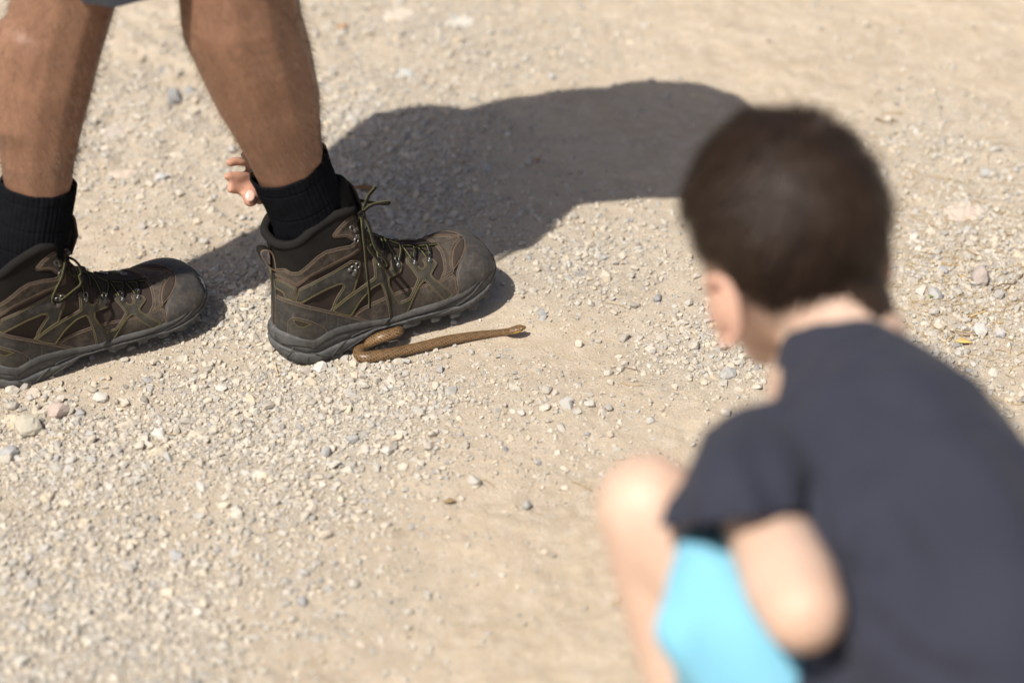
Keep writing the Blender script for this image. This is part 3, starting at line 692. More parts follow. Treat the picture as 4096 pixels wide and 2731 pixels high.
# laces
def lace(P, mode, off=.003, n=6, hw=.0019, ht=.0006, par=None):
    Q = catmull([V(p[0], p[1], (p[2] if len(p) > 2 else 0)) for p in P], n); Q = resample(Q, 7); pts = []; wd = []
    for q in Q:
        if mode == 'surf':
            L, nn = hit(q.x, q.y, BU); pts.append(L+nn*off); wd.append(nn)
        else:
            pts.append(plane_pt(q.x, q.y, -q.z)); wd.append(V(0, -1, .25))
    for _ in range(3): pts = [pts[0]]+[(pts[i-1]+pts[i]*2+pts[i+1])/4 for i in range(1, len(pts)-1)]+[pts[-1]]
    mb = MB(); mb.ribbon(pts, wd, hw, ht); return mb.build('lace', [m_lace, m_laceY], par or B)
for P in ([(1044, 772), (1020, 720), (985, 660), (940, 610), (900, 585)], [(1066, 770), (1078, 715), (1072, 665), (1052, 630)], [(1155, 765), (1110, 705), (1062, 650), (1040, 628)], [(1172, 762), (1182, 710), (1172, 670), (1155, 648)],
          [(1265, 755), (1215, 700), (1160, 655), (1140, 640)], [(1280, 750), (1280, 700), (1258, 665), (1240, 645)], [(1248, 655), (1290, 668), (1335, 668)], [(1225, 650), (1270, 640), (1310, 655)],
          [(925, 770), (905, 700), (880, 640), (860, 590)], [(960, 700), (955, 660), (930, 610)], [(1130, 650), (1180, 640), (1225, 655)], [(1010, 625), (1060, 612), (1120, 640)]):
    lace(P, 'surf', .0032)
for P in ([(768, 795), (745, 760), (770, 690), (800, 620), (808, 560), (812, 470)], [(772, 800), (800, 790), (850, 720), (885, 660), (905, 600)], [(735, 550), (745, 520), (790, 505), (800, 480), (812, 455)],
          [(733, 555), (770, 545), (800, 520), (815, 470)], [(763, 630), (755, 590), (785, 560), (808, 520), (815, 470)], [(768, 640), (800, 610), (835, 560), (850, 540)], [(880, 640), (840, 590), (800, 520)]):
    lace([(x, y, .030) for x, y in P], 'free')
hang = []; KZ = .026
hang.append(lace([(815, 452, KZ), (838, 380, KZ-.003), (862, 318, KZ-.003), (890, 285, KZ), (912, 254, KZ)], 'free'))
hang.append(lace([(812, 455, KZ), (850, 405, KZ), (905, 378, KZ+.003), (965, 368, KZ+.006), (1006, 364, KZ+.008), (1003, 376, KZ+.004), (940, 374, KZ-.006), (860, 362, KZ-.010), (798, 350, KZ-.008), (806, 345, KZ-.006)], 'free', hw=.0019))
hang.append(lace([(815, 455, .030), (858, 510, .038), (882, 590, .045), (912, 680, .052), (960, 735, .056), (996, 792, .057), (990, 822, .057), (960, 805, .056), (915, 750, .053), (868, 690, .049), (835, 600, .042), (818, 480, .034)], 'free', hw=.0019))
hang.append(lace([(812, 458, .030), (822, 560, .040), (838, 700, .050), (850, 830, .055), (862, 940, .0555), (870, 1030, .0555), (870, 1105, .0555)], 'free', hw=.0016))
kn = MB(); kp = [plane_pt(815+14*math.cos(t)*1.0, 448+20*math.sin(t), -.028-.004*math.sin(2*t)) for t in [2*math.pi*k/16 for k in range(16)]]
kn.tube(kp, .0019, 8, 0, True); kp = [plane_pt(812+22*math.cos(t), 452+9*math.sin(t), -.031-.003*math.cos(t)) for t in [2*math.pi*k/16 for k in range(16)]]; kn.tube(kp, .0017, 8, 0, True)
kn.build('lace_knot', m_lace, B)
def copy_tree(o, parent=None):
    c = o.copy(); COL.objects.link(c); c.parent = parent
    for ch in list(o.children):
        if ch not in hang: copy_tree(ch, c)
    return c
# ------------------------------------------------------------------ people
def blob(name, items, voxel, smooth=8, mat=None, parent=None, bumpf=None):
    """one continuous skin: spheres along tapered limbs, fused by a voxel remesh"""
    bm = bmesh.new()
    base = bmesh.new(); bmesh.ops.create_icosphere(base, subdivisions=2, radius=1); bv_ = [v.co.copy() for v in base.verts]; bf = [[v.index for v in f.verts] for f in base.faces]; base.free()
    vs_ = []; fs = []
    def ball(c, r, M=None):
        o = len(vs_)
        for v in bv_:
            q = Vector((v.x*r[0], v.y*r[1], v.z*r[2])) if hasattr(r, '__len__') else v*r
            if M: q = M @ q
            vs_.append(tuple(c+q))
        fs.extend([[i+o for i in f] for f in bf])
    for it in items:
        if it[0] == 'B': ball(V(*it[1]), it[2], it[3] if len(it) > 3 else None)
        else:
            P = [V(*p[:3]) for p in it[1]]; rr = [p[3] for p in it[1]]
            for i in range(len(P)-1):
                L = (P[i+1]-P[i]).length; n = max(2, int(L/(min(rr[i], rr[i+1])*.22))+1)
                for k in range(n+1):
                    t = k/n; ts = t; ball(P[i].lerp(P[i+1], t), rr[i]*(1-ts)+rr[i+1]*ts)
    me = mesh(name, vs_, fs); o = link(name, me)
    m = o.modifiers.new('r', 'REMESH'); m.mode = 'VOXEL'; m.voxel_size = voxel; m.use_smooth_shade = True
    s_ = o.modifiers.new('s', 'SMOOTH'); s_.iterations = smooth; s_.factor = .6
    dg = bpy.context.evaluated_depsgraph_get(); me2 = bpy.data.meshes.new_from_object(o.evaluated_get(dg)); me2.name = name
    bpy.data.objects.remove(o); bpy.data.meshes.remove(me)
    if bumpf:
        co = np.empty(len(me2.vertices)*3, np.float32); me2.vertices.foreach_get('co', co); co = co.reshape(-1, 3)
        no = np.empty(len(me2.vertices)*3, np.float32); me2.vertices.foreach_get('normal', no); no = no.reshape(-1, 3)
        co = bumpf(co, no); me2.vertices.foreach_set('co', co.astype(np.float32).ravel())
    me2.materials.clear(); me2.update(); me2.polygons.foreach_set('use_smooth', [True]*len(me2.polygons))
    return link(name, me2, mat, parent)
def loc(h, x, z, y=0): return h+TV*x-NV*y+V(0, 0, z)     # boot-local to world
FWD = TV; LEFT = V(-TV.y, TV.x, 0)
man = empty('person', ((HR+HL)/2)[:])
tag(man, 'adult in brown hiking boots, black socks and slate shorts bending forward over the snake', 'person')
def w2m(p): return V(*p)-man.location
def place_boot(root, h, parent, base):
    root.parent = parent; root.matrix_parent_inverse = Matrix.Identity(4)
    root.location = h-base; root.rotation_euler = (0, 0, PHI)
BL_ = copy_tree(B)
lace([(819, 490, .028), (864, 500, .032), (899, 540, .034), (912, 596, .036), (884, 632, .036), (848, 610, .034), (826, 556, .032), (812, 500, .030)], 'free', par=BL_)
lace([(815, 470, .030), (790, 640, .046), (738, 776, .056), (730, 822, .057), (752, 836, .057), (794, 812, .056), (860, 745, .050), (914, 676, .046), (900, 620, .038)], 'free', par=BL_)
lace([(812, 470, .030), (770, 490, .030), (728, 500, .032), (720, 540, .036)], 'free', par=BL_)
place_boot(B, HR, man, man.location); place_boot(BL_, HL, man, man.location)
BL_.location = V(-.600, 2.209, 0)-man.location
BL_.rotation_mode = 'ZYX'; BL_.matrix_basis = Matrix.Translation(BL_.location) @ Matrix.Rotation(PHI+R(3), 4, 'Z') @ Matrix.Rotation(R(1.5), 4, 'Y') @ Matrix.Rotation(R(6), 4, 'X')
for o in [BL_]+list(BL_.children):                   # the rear boot is flexed: its forefoot is pressed flatter
    o.data = o.data.copy()
    for v in o.data.vertices:
        k_ = sm((v.co.x-.06)/.15)
        if o.name.startswith('tongue'): v.co.x += .016*sm((v.co.z-.15)/.04); v.co.z += .010*sm((v.co.z-.15)/.04)
        v.co.z = .043+(v.co.z-.043)*(1-.34*k_)
def limb(pts): return ('C', [(*w2m(p), r) for p, r in pts])
RL = [(loc(HR, .055, .03), .030), (loc(HR, .052, .09), .036), (loc(HR, .0498, .168), .0375), (loc(HR, .029, .241), .0395), (loc(HR, .020, .285), .046), (loc(HR, .010, .335), .0560), (loc(HR, -.004, .390), .0625), (loc(HR, -.016, .440), .0640), (loc(HR, -.018, .49), .061), (loc(HR, -.010, .54), .062)]
LLg = [(loc(HL, .060, .05, .012), .018), (loc(HL, .070, .09, .010), .022), (loc(HL, .080, .13, .004), .030), (loc(HL, .088, .165), .0375), (loc(HL, .108, .236), .0375), (loc(HL, .112, .275), .0420), (loc(HL, .120, .32), .0485), (loc(HL, .131, .365), .0530), (loc(HL, .150, .42), .0545), (loc(HL, .168, .47), .057), (loc(HL, .175, .52), .061)]
kneeR = RL[-1][0]; kneeL = LLg[-1][0]
hipc = V(-.435, 2.215, .86)
hipR = hipc-LEFT*.09; hipL = hipc+LEFT*.09
BD = V(1, .06, 0).normalized(); BLf = V(-.05, .85, -.5).normalized()
chest = V(-.17, 2.31, .87); headc = V(.02, 2.28, .76); neck = chest.lerp(headc, .55)+V(0, 0, .02)
shL = chest+BLf*.14+V(.02, 0, -.02); shR = chest-BLf*.12+V(.0, 0, 0)
def ray_y(px, py, Y):
    d = ray(px, py); return CAM+d*(Y/d.y)
hand0 = ray_y(1015, 730, 2.40)
wrL = ray_y(1100, 640, 2.365)
elL = V(-.275, 2.47, .52)
elR = shR+V(-.10, .06, -.22); wrR = kneeR.lerp(hipR, .35)+V(.08, .03, .02)
items = [limb(RL), limb(LLg), limb([(loc(HR, .05, .04), .03), (loc(HR, .15, .045), .030), (loc(HR, .24, .05), .022)]), limb([(loc(HL, .06, .05, .012), .018), (loc(HL, .15, .045, .02), .016), (loc(HL, .20, .045, .03), .012)]),
         limb([(loc(HR, -.024, .425, .004), .054), (loc(HR, -.010, .36, .002), .047), (loc(HR, .008, .30, .002), .040)]), limb([(loc(HL, .126, .40, 0), .048), (loc(HL, .108, .32, 0), .042)]),
         limb([(kneeR, .061), (hipR, .085)]), limb([(kneeL, .061), (hipL, .085)]), limb([(hipR, .085), (hipL, .085)]), limb([(hipc, .105), ((hipc+chest)/2+V(0, .03, 0), .112), (chest, .125)]),
         limb([(shR, .06), (chest, .10), (shL, .06)]), limb([(chest, .08), (neck, .058), (headc, .06)]),
         ('B', w2m(headc), .098), ('B', w2m(headc+FWD*.02+V(0, 0, -.05)), .075), ('B', w2m(headc+FWD*.085+V(0, 0, -.06)), .018),
         ('B', w2m(headc+LEFT*.085), .022), ('B', w2m(headc-LEFT*.085), .022),
         limb([(shL, .052), (elL, .040), (wrL, .026)]), limb([(shR, .052), (elR, .040), (wrR, .026)])]
# left hand: palm, four fingers, thumb
def hpt(px, py, Y): return ray_y(px, py, Y-.062-.028*min(1, max(0, (1060-px)/90)))
items += [limb([(wrL, .025), (hpt(1070, 690, 2.41), .022), (hpt(1035, 700, 2.41), .016)]), limb([(hpt(1045, 660, 2.41), .013), (hpt(1040, 780, 2.40), .012)]), limb([(hpt(1022, 665, 2.41), .0085), (hpt(1022, 765, 2.40), .0085)])]
FING = [[(1015, 652, 2.41), (970, 646, 2.405), (935, 644, 2.40), (915, 652, 2.395)], [(1012, 705, 2.405), (965, 706, 2.40), (928, 704, 2.395), (908, 706, 2.39)], [(1018, 764, 2.40), (975, 762, 2.395), (940, 758, 2.39), (920, 758, 2.385)],
        [(1030, 625, 2.43), (1000, 610, 2.44), (985, 612, 2.44), (975, 618, 2.445)]]
for f in FING:
    items.append(limb([(hpt(*p), r) for p, r in zip(f, (.0058, .0060, .0059, .0052))]))
items.append(limb([(hpt(1030, 735, 2.40), .013), (hpt(1012, 770, 2.385), .0105), (hpt(1004, 795, 2.375), .0095), (hpt(1000, 803, 2.37), .0080)]))
def veins(co, no):
    n = (vn[0](co[:, 0]*30+50, co[:, 2]*22+9)+vn[1](co[:, 1]*30+50, co[:, 2]*30+9))*.0012
    return co+no*(n*.45)[:, None]
body = blob('body', items, .0032, 7, m_skinA, man, veins)
body.data.materials.append(m_handskin)
cz = np.empty(len(body.data.polygons)*3, np.float32); body.data.polygons.foreach_get('center', cz); cz = cz.reshape(-1, 3)
hw_ = np.array(w2m(hpt(930, 720, 2.40))); body.data.polygons.foreach_set('material_index', (np.linalg.norm(cz-hw_, axis=1) < .040).astype(np.int32)*(cz[:, 0] > -9).astype(np.int32))
nl = MB(); bmn = bmesh.new(); bmesh.ops.create_uvsphere(bmn, u_segments=12, v_segments=8, radius=1)
q = hpt(1000, 783, 2.37); tocam = (CAM-q).normalized(); ax = (hpt(1000, 803, 2.37)-hpt(1006, 770, 2.375)).normalized(); sd_ = ax.cross(tocam)
nl.add([w2m(q+tocam*.0085+ax*v.co.x*.0068+sd_*v.co.y*.0058+tocam*v.co.z*.0016) for v in bmn.verts], [[v.index for v in f.verts] for f in bmn.faces]); bmn.free(); nl.build('thumbnail', m_nail, man)
# socks
def sock(h, pts, name='sock'):
    mb = MB(); P = resample(catmull([p for p, r in pts], 6), .0012); n = 210; vs_ = []; N = len(P)
    cum = np.linspace(0, 1, N); pr = [r for p, r in pts]
    for i, p in enumerate(P):
        t = (P[min(i+1, N-1)]-P[max(i-1, 0)]).normalized(); a = (FWD-t*FWD.dot(t)).normalized(); b = t.cross(a)
        k = i/(N-1); r = float(np.interp(k*(len(pr)-1), range(len(pr)), pr))
        r += -.0010*math.exp(-((k-.90)/.006)**2)-.0010*math.exp(-((k-.66)/.006)**2)-.0007*math.exp(-((k-.45)/.008)**2)
        if i == N-1: r -= .002
        for j in range(n):
            th = 2*math.pi*j/n; rib = .00036*(1 if math.cos(46*th) > -.6 else -1)+.0009*mnoise.noise(V(math.cos(th)*3, math.sin(th)*3, k*9))
            vs_.append(w2m(p+(a*math.cos(th)*1.06+b*math.sin(th)*.95)*(r+rib)))
    fs = [(i*n+j, i*n+(j+1) % n, (i+1)*n+(j+1) % n, (i+1)*n+j) for i in range(N-1) for j in range(n)]
    mb.add(vs_, fs); return mb.build(name, m_sock, man)
sock(HR, [(loc(HR, .053, .10), .036), (loc(HR, .051, .15), .0385), (loc(HR, .045, .19), .0395), (loc(HR, .036, .22), .0408), (loc(HR, .0272, .249), .0425)])
sock(HL, [(loc(HL, .076, .115, .004), .030), (loc(HL, .088, .15), .0375), (loc(HL, .096, .19), .039), (loc(HL, .104, .22), .039), (loc(HL, .1085, .240), .0395)])
# leg hair
def leg_hair(chain, n, seed):
    chain = chain[1:] if seed == 2 else chain
    r = random.Random(seed); P = [p for p, q in chain]; Rr = [q for p, q in chain]; mb = MB(); vs_ = []; fs = []
    BB = BVHTree.FromPolygons([v.co.copy() for v in body.data.vertices], [p.vertices[:] for p in body.data.polygons]) if not hasattr(leg_hair, 'b') else leg_hair.b
    leg_hair.b = BB
    for _ in range(n):
        i = r.randrange(3, len(P)-1); t = r.random(); c = P[i].lerp(P[i+1], t); th = r.uniform(0, 6.283)
        ax = (P[i+1]-P[i]).normalized(); a = ax.orthogonal().normalized(); b = ax.cross(a); d = a*math.cos(th)+b*math.sin(th)
        if c.z < (.262 if seed == 1 else .254): continue
        c = w2m(c); q, nn, _i, _t = BB.ray_cast(c+d*.15, -d)
        if q is None: continue
        L = r.uniform(.006, .015); dr = (-ax*r.uniform(.5, 1)+nn*r.uniform(.35, .9)+b*r.gauss(0, .7)+a*r.gauss(0, .7)).normalized()
        p1 = q+dr*L*.5; p2 = q+dr*L*.85-ax*L*.25+V(r.gauss(0, .0012), r.gauss(0, .0012), 0)
        s = dr.cross(tocam).normalized()*.00010; o = len(vs_)
        vs_ += [q-s, q+s, p1-s*.8, p1+s*.8, p2]; fs += [(o, o+1, o+3, o+2), (o+2, o+3, o+4)]
    mb.add(vs_, fs); me = mesh('leg_hair', mb.v, mb.f, False); tag(link('leg_hair', me, m_leghair, man), kind='stuff')
leg_hair(RL, 7000, 1); leg_hair(LLg, 6500, 2)
# shorts, shirt and hair of the adult (mostly above the frame)
def tubecloth(name, rings, mat, parent, n=64, wr=.004, seed=0, conv=w2m):
    mb = MB(); vs_ = []; N = len(rings)
    for i, (c, ax, rx, ry) in enumerate(rings):
        ax = V(*ax).normalized(); a = (FWD-ax*FWD.dot(ax)); a = a.normalized() if a.length > .1 else ax.orthogonal().normalized(); b = ax.cross(a)
        for j in range(n):
            th = 2*math.pi*j/n; k = 1+wr/rx*2*mnoise.noise(V(math.cos(th)*2.2+seed, math.sin(th)*2.2, i*.5))
            vs_.append(conv(V(*c)+(a*math.cos(th)*rx+b*math.sin(th)*ry)*k))
    fs = [(i*n+j, i*n+(j+1) % n, (i+1)*n+(j+1) % n, (i+1)*n+j) for i in range(N-1) for j in range(n)]
    mb.add(vs_, fs); o = mb.build(name, mat, parent); s_ = o.modifiers.new('s', 'SOLIDIFY'); s_.thickness = .0016; s_.offset = 0; return o
hemL = along(610, -135, 2.49); hemR = loc(HR, -.010, .535)
pel = blob('shorts', [limb([(kneeL.lerp(hipL, .35), .088), (hipL, .104)]), limb([(kneeR.lerp(hipR, .35), .085), (hipR, .102)]), limb([(hipR, .108), (hipL, .104)]), limb([(hipc, .120), (hipc+BD*.08, .122)])], .006, 6, m_shorts, man)
for h, k_, hp2, nrm in ((hemL, kneeL, hipL, V(-.28, .0, 1)), (hemR, kneeR, hipR, V(0, 0, 1))):
    tubecloth('trouser_leg', [(h, nrm, .080, .078), (h.lerp(k_.lerp(hp2, .3), .35), nrm.lerp(hp2-k_, .4), .082, .080), (k_.lerp(hp2, .28), hp2-k_, .088, .086), (k_.lerp(hp2, .5), hp2-k_, .093, .093)], m_shorts, pel, seed=3)
blob('shirt', [limb([(hipc+FWD*.04, .128), (hipc.lerp(chest, .35)+V(0, .035, 0), .134), (hipc.lerp(chest, .7)+V(0, .02, 0), .138), (chest, .14)]), limb([(shR, .075), (chest, .115), (shL, .075)]), limb([(shL, .066), (elL, .044), (wrL+(elL-wrL)*.15, .033)]), limb([(shR, .066), (elR, .052), (wrR+(elR-wrR)*.1, .034)])], .006, 5, m_blue, man)
cf = MB(); wv0 = wrL+(hand0-wrL)*.22; cf.tube([w2m(elL.lerp(wrL, .85)), w2m(wrL), w2m(wv0)], lambda i: (.036, .033, .030)[i], 32); cf.build('cuff', m_blue, man)
blob('hair', [('B', w2m(headc+V(0, 0, .015)-FWD*.01), .102), ('B', w2m(headc-FWD*.02), .092)], .006, 4, m_hairA, man)
# ------------------------------------------------------------------ the child
kid = empty('person', (.30, 1.36, 0))
tag(kid, 'child with short dark brown hair, navy t-shirt and light blue shorts crouching, seen from behind', 'person')
def w2k(p): return V(*p)-kid.location
kf = V(-.468, .727, -.5).normalized(); kl = V(-.84, -.54, 0).normalized(); ku = kl.cross(kf)*-1
ku = ku if ku.z > 0 else -ku
HC = along(3140, 885, 1.95)
MH = Matrix((kf, kl, ku)).transposed()
def hp_(f, l, u): return HC+kf*f+kl*l+ku*u
ki = []
def kb(p, r): ki.append(('B', w2k(p), r, MH))
def kc(pts): ki.append(('C', [(*w2k(p), r) for p, r in pts]))
kb(hp_(0, 0, 0), (.090, .071, .083)); kb(hp_(.015, 0, -.03), (.075, .066, .075)); kb(hp_(.045, 0, -.075), (.038, .045, .045)); kb(hp_(.068, 0, -.105), (.020, .026, .018))
kb(hp_(.045, .026, -.068), (.028, .024, .024)); kb(hp_(.045, -.026, -.068), (.028, .024, .024))
kb(hp_(.092, 0, -.055), (.014, .0085, .010)); kb(hp_(.084, 0, -.040), (.010, .0055, .018)); kb(hp_(.082, 0, -.084), (.010, .016, .007))
nb = along(3330, 1540, 1.93)
kc([(hp_(-.022, 0, -.05), .048), (hp_(-.045, -.004, -.105), .044), (nb, .050)])
ksL = along(3060, 1860, 1.83); ksR = along(3930, 1980, 1.90); kel = along(3212, 2440, 1.655); ksA = along(3022, 2020, 1.765); kha = kel+V(-.02, .20, -.10)
ub = along(3560, 1960, 1.81); mbk = along(3960, 2520, 1.72); pel_ = along(4200, 3100, 1.72)
kc([(nb, .054), (ub, .090), (mbk, .108), (pel_, .105)]); kc([(ksL, .042), (ub, .078), (ksR, .050)])
kc([(ksL, .040), (ksA, .029), (ksA.lerp(kel, .4), .0325), (ksA.lerp(kel, .75), .0345), (kel, .0305), (kel.lerp(kha, .4), .030), (kha, .021)])
ker = ksR+V(.03, .02, -.18); khr = V(.25, 1.58, .27)
kc([(ksR, .043), (ker, .030), (khr, .021)])
kkL = along(2600, 2025, 1.80); kaL = kkL+V(.08, -.085, -.37); khL = along(3560, 3050, 1.83)
kkR = V(.33, 1.56, .36); kaR = V(.36, 1.47, .07); khR = V(.46, 1.32, .26)
kc([(khL, .075), (khL.lerp(kkL, .5), .060), (kkL, .0415), (kkL+V(.010, -.012, -.05), .039), (kkL.lerp(kaL, .4)+V(.01, -.015, 0), .041), (kaL, .026)])
kc([(khR, .075), (kkR, .042), (kkR.lerp(kaR, .35), .040), (kaR, .026)])
kc([(khL, .075), (khR, .075)])
for a, d in ((kaL, V(-.5, .84, 0)), (kaR, V(-.45, .88, 0))): kc([(a+V(0, 0, -.03), .026), (a+d*.09+V(0, 0, -.045), .020)])
for hpnt, dr in ((kha, V(-.3, .8, -.4)), (khr, V(-.8, .3, -.4))):
    d = dr.normalized(); sdv = d.cross(V(0, 0, 1)).normalized()
    kc([(hpnt, .020), (hpnt+d*.045, .019)]); 
    for q_ in range(4): 
        o_ = sdv*(q_-1.5)*.0135; kc([(hpnt+d*.045+o_*.8, .0075), (hpnt+d*(.075+.006*(1.5-abs(q_-1.4)))+o_+V(0, 0, -.008), .0068), (hpnt+d*(.088+.008*(1.5-abs(q_-1.4)))+o_+V(0, 0, -.022), .006)])
    kc([(hpnt+d*.015+sdv*.018, .009), (hpnt+d*.045+sdv*.034+V(0, 0, -.008), .0072)])
blob('body', ki, .0042, 6, m_skinB, kid)
# ears: curled rim and lobe
def ear(side):
    mb = MB(); c = hp_(.004, side*.073, -.050); out = (kl*side*.8-kf*.55).normalized(); up_ = (ku*.95-kf*.18).normalized(); fr = out.cross(up_).normalized()
    if fr.dot(kf) < 0: fr = -fr
    back = -fr
    rimp = [c+up_*(.027*math.cos(t))*(1.0)+back*(.0155*math.sin(t))+out*(.008+.007*math.sin(t)) for t in [math.pi*(-.25+1.35*k/18) for k in range(19)]]
    mb.tube([w2k(p) for p in rimp], lambda i: .0042 if i < 14 else .0046, 8)
    disc = [c+V(0, 0, 0)]; n = 20; vs_ = [w2k(c+out*.001)]
    for k in range(n):
        t = 2*math.pi*k/n; vs_.append(w2k(c+up_*.028*math.cos(t)+back*.015*math.sin(t)+out*(.006+.005*math.sin(t))))
    fs = [(0, 1+k, 1+(k+1) % n) for k in range(n)]
    m0 = len(vs_); vs_ += [v-w2k(c)+w2k(c)-out*.004 for v in vs_]; fs += [(m0, m0+1+(k+1) % n, m0+1+k) for k in range(n)]+[(1+k, 1+(k+1) % n, m0+1+(k+1) % n, m0+1+k) for k in range(n)]
    mb.add(vs_, fs); mb.tube([w2k(c-up_*.024+out*.004), w2k(c-up_*.030+out*.006)], .0065, 8)
    mb.build('ear', m_ear, kid)
m_ear = skin('ear_skin', (.62, .39, .29), (.58, .34, .25), (.54, .31, .23), sss=.2)
ear(1); ear(-1)
for s in (1, -1):
    e = MB(); bmn = bmesh.new(); bmesh.ops.create_uvsphere(bmn, u_segments=12, v_segments=8, radius=.0095); e.add([w2k(hp_(.073, s*.029, -.038))+v.co for v in bmn.verts], [[v.index for v in f.verts] for f in bmn.faces]); bmn.free(); e.build('eye', m_nail, kid)
# hair cap
def cap_r(d):                                        # d: unit dir in head frame (f,l,u) -> thickness mask
    f, l, u = d
    a = max(0, min(1, (-.10-f)/.35)); line = -.12-.64*a**.8
    if f > .30: line = .28
    elif abs(l) > .5 and f > -.12: line = -.10
    line += .03*mnoise.noise(V(f*9, l*9, 0))
    return sm((u-line)/.10)
kbody = [o for o in kid.children if o.name.startswith('body')][0]
KB = BVHTree.FromPolygons([v.co.copy() for v in kbody.data.vertices], [p.vertices[:] for p in kbody.data.polygons])
hm = MB(); hv = []; hmask = []; NA, NB = 96, 72; hc_ = w2k(HC)
for b in range(NB+1):
    ph = math.pi*b/NB
    for a in range(NA):
        th = 2*math.pi*a/NA; d = V(math.sin(ph)*math.cos(th), math.sin(ph)*math.sin(th), math.cos(ph)); mk = cap_r(d)
        dw = (kf*d.x+kl*d.y+ku*d.z).normalized(); q, n_, i_, t_ = KB.ray_cast(hc_+dw*.16, -dw)
        if q is None: q = hc_+dw*.08
        th_ = (.009 if d.z > 0 else .009-.0035*min(1, -d.z*1.4))
        if d.x < -.1: mk *= sm(((q-hc_).dot(ku)+.090)/.014)
        mk *= sm((.122-(q-hc_).length)/.012)
        hv.append(q+dw*(th_*mk+.0012*mnoise.noise(d*6)*mk-(.002 if mk <= 0 else 0))); hmask.append(mk)
hf = []
for b in range(NB):
    for a in range(NA):
        q = (b*NA+a, b*NA+(a+1) % NA, (b+1)*NA+(a+1) % NA, (b+1)*NA+a)
        if max(hmask[i] for i in q) > 0 and max((V(*hv[q[i]])-V(*hv[q[i-1]])).length for i in range(4)) < .011: hf.append(q)
hm.add(hv, hf); hairo = hm.build('hair', m_hairB, kid)
st = MB(); rr_ = random.Random(5); sv2 = []; sf2 = []; whorl = hp_(-.055, -.008, .070)
cand = [i for i, m_ in enumerate(hmask) if m_ > .25]
wk = w2k(whorl); hk = w2k(HC)
for _ in range(16000):
    i = rr_.choice(cand); p = V(*hv[i])+V(rr_.gauss(0, .003), rr_.gauss(0, .003), rr_.gauss(0, .003)); n = (p-hk).normalized()
    p = p-n*.002; fl = (p-wk); fl = fl-n*fl.dot(n); dist = fl.length
    fl = fl.normalized() if dist > 1e-4 else kl; fl = (fl+n.cross(fl)*.45*math.exp(-dist/.03)).normalized()
    fl = (fl+V(rr_.gauss(0, .12), rr_.gauss(0, .12), rr_.gauss(0, .12))).normalized()
    L = rr_.uniform(.014, .024); lift = .22+.9*math.exp(-(dist/.016)**2)
    if dist < .03 and rr_.random() < .4: L *= 1.1; lift += .5
    p1 = p+fl*L*.4+n*L*.28*lift; p2 = p1+fl*L*.35+n*L*.05*lift; p3 = p2+fl*L*.3-n*L*.22
    s = fl.cross(n).normalized()*.00035; o = len(sv2)
    sv2 += [p-s, p+s, p1-s, p1+s, p2-s*.8, p2+s*.8, p3]; sf2 += [(o, o+1, o+3, o+2), (o+2, o+3, o+5, o+4), (o+4, o+5, o+6)]
st.add(sv2, sf2); me = mesh('hair_strand', st.v, st.f); tag(link('hair_strand', me, m_hairB, hairo), kind='stuff')
# child's t-shirt
def wrinkle(amp, sc, sx=1., seed=0):
    def f(co, no):
        n = vn[0](co[:, 0]*sc+40+seed, (co[:, 1]+co[:, 2])*sc*sx+40)+.5*vn[1](co[:, 0]*sc*2+40, (co[:, 1]-co[:, 2])*sc*2+40)
        return co+no*(n*amp)[:, None]
    return f
def kcl(pts): return ('C', [(*w2k(p), r) for p, r in pts])
sh = blob('t_shirt', [kcl([(nb+V(.008, -.012, .0), .060), (ub, .101), (mbk, .122), (pel_+V(0, 0, -.01), .120)]), kcl([(along(3640, 2500, 1.75), .060), (along(3560, 2750, 1.75), .070), (along(3500, 3000, 1.75), .070)]), kcl([(ksL, .050), (ub, .088), (ksR, .052)]),
     kcl([(ksL, .050), (ksL.lerp(kel, .18), .050)]), kcl([(ksR, .055), (ksR.lerp(ker, .3), .058)])], .005, 10, m_navy, kid, wrinkle(.020, 14, .45))
SB = BVHTree.FromPolygons([kid.location+v.co for v in sh.data.vertices], [p.vertices[:] for p in sh.data.polygons]); VW = 4096/2352
CR = []
for pl_, dep, wd_ in (([(1640, 1045), (1700, 1050), (1770, 1066), (1850, 1085)], .012, .010), ([(1870, 1110), (1890, 1180), (1895, 1260)], .012, .010), ([(1885, 1170), (1930, 1120), (2000, 1080)], .010, .011), ([(1900, 1280), (1960, 1310), (2010, 1300)], .012, .011),
     ([(1925, 1330), (1930, 1420), (1945, 1560)], .012, .012), ([(2030, 1180), (2120, 1300), (2150, 1450)], .009, .017), ([(2000, 900), (2110, 960), (2250, 990)], .006, .016), ([(1980, 1400), (2080, 1500), (2200, 1560)], .010, .014), ([(1840, 900), (1800, 960), (1770, 1010)], .007, .011)):
    Q = [SB.ray_cast(CAM, ray(q.x*VW, q.y*VW).normalized())[0] for q in resample([V(a, b, 0) for a, b in pl_], 12)]; CR += [(q-kid.location, dep, wd_) for q in Q if q]
cq = np.array([q[0][:] for q in CR]); cd = np.array([q[1] for q in CR]); cw = np.array([q[2] for q in CR])
co = np.array([v.co[:] for v in sh.data.vertices]); no = np.array([v.normal[:] for v in sh.data.vertices]); off = np.zeros(len(co))
for i in range(len(cq)):
    d2 = ((co-cq[i])**2).sum(1)/cw[i]**2; off = np.maximum(off, cd[i]*(np.exp(-d2)-.45*np.exp(-d2/5)))
sh.data.vertices.foreach_set('co', (co-no*off[:, None]).astype(np.float32).ravel()); sh.data.update()
def cut(bm, co, no, rad):
    co = w2k(co); geo = [f for f in bm.faces if (f.calc_center_median()-co).length < rad]; es = {e for f in geo for e in f.edges}; vvs = {v for f in geo for v in f.verts}
    bmesh.ops.bisect_plane(bm, geom=list(vvs)+list(es)+geo, plane_co=co, plane_no=no, clear_outer=True)
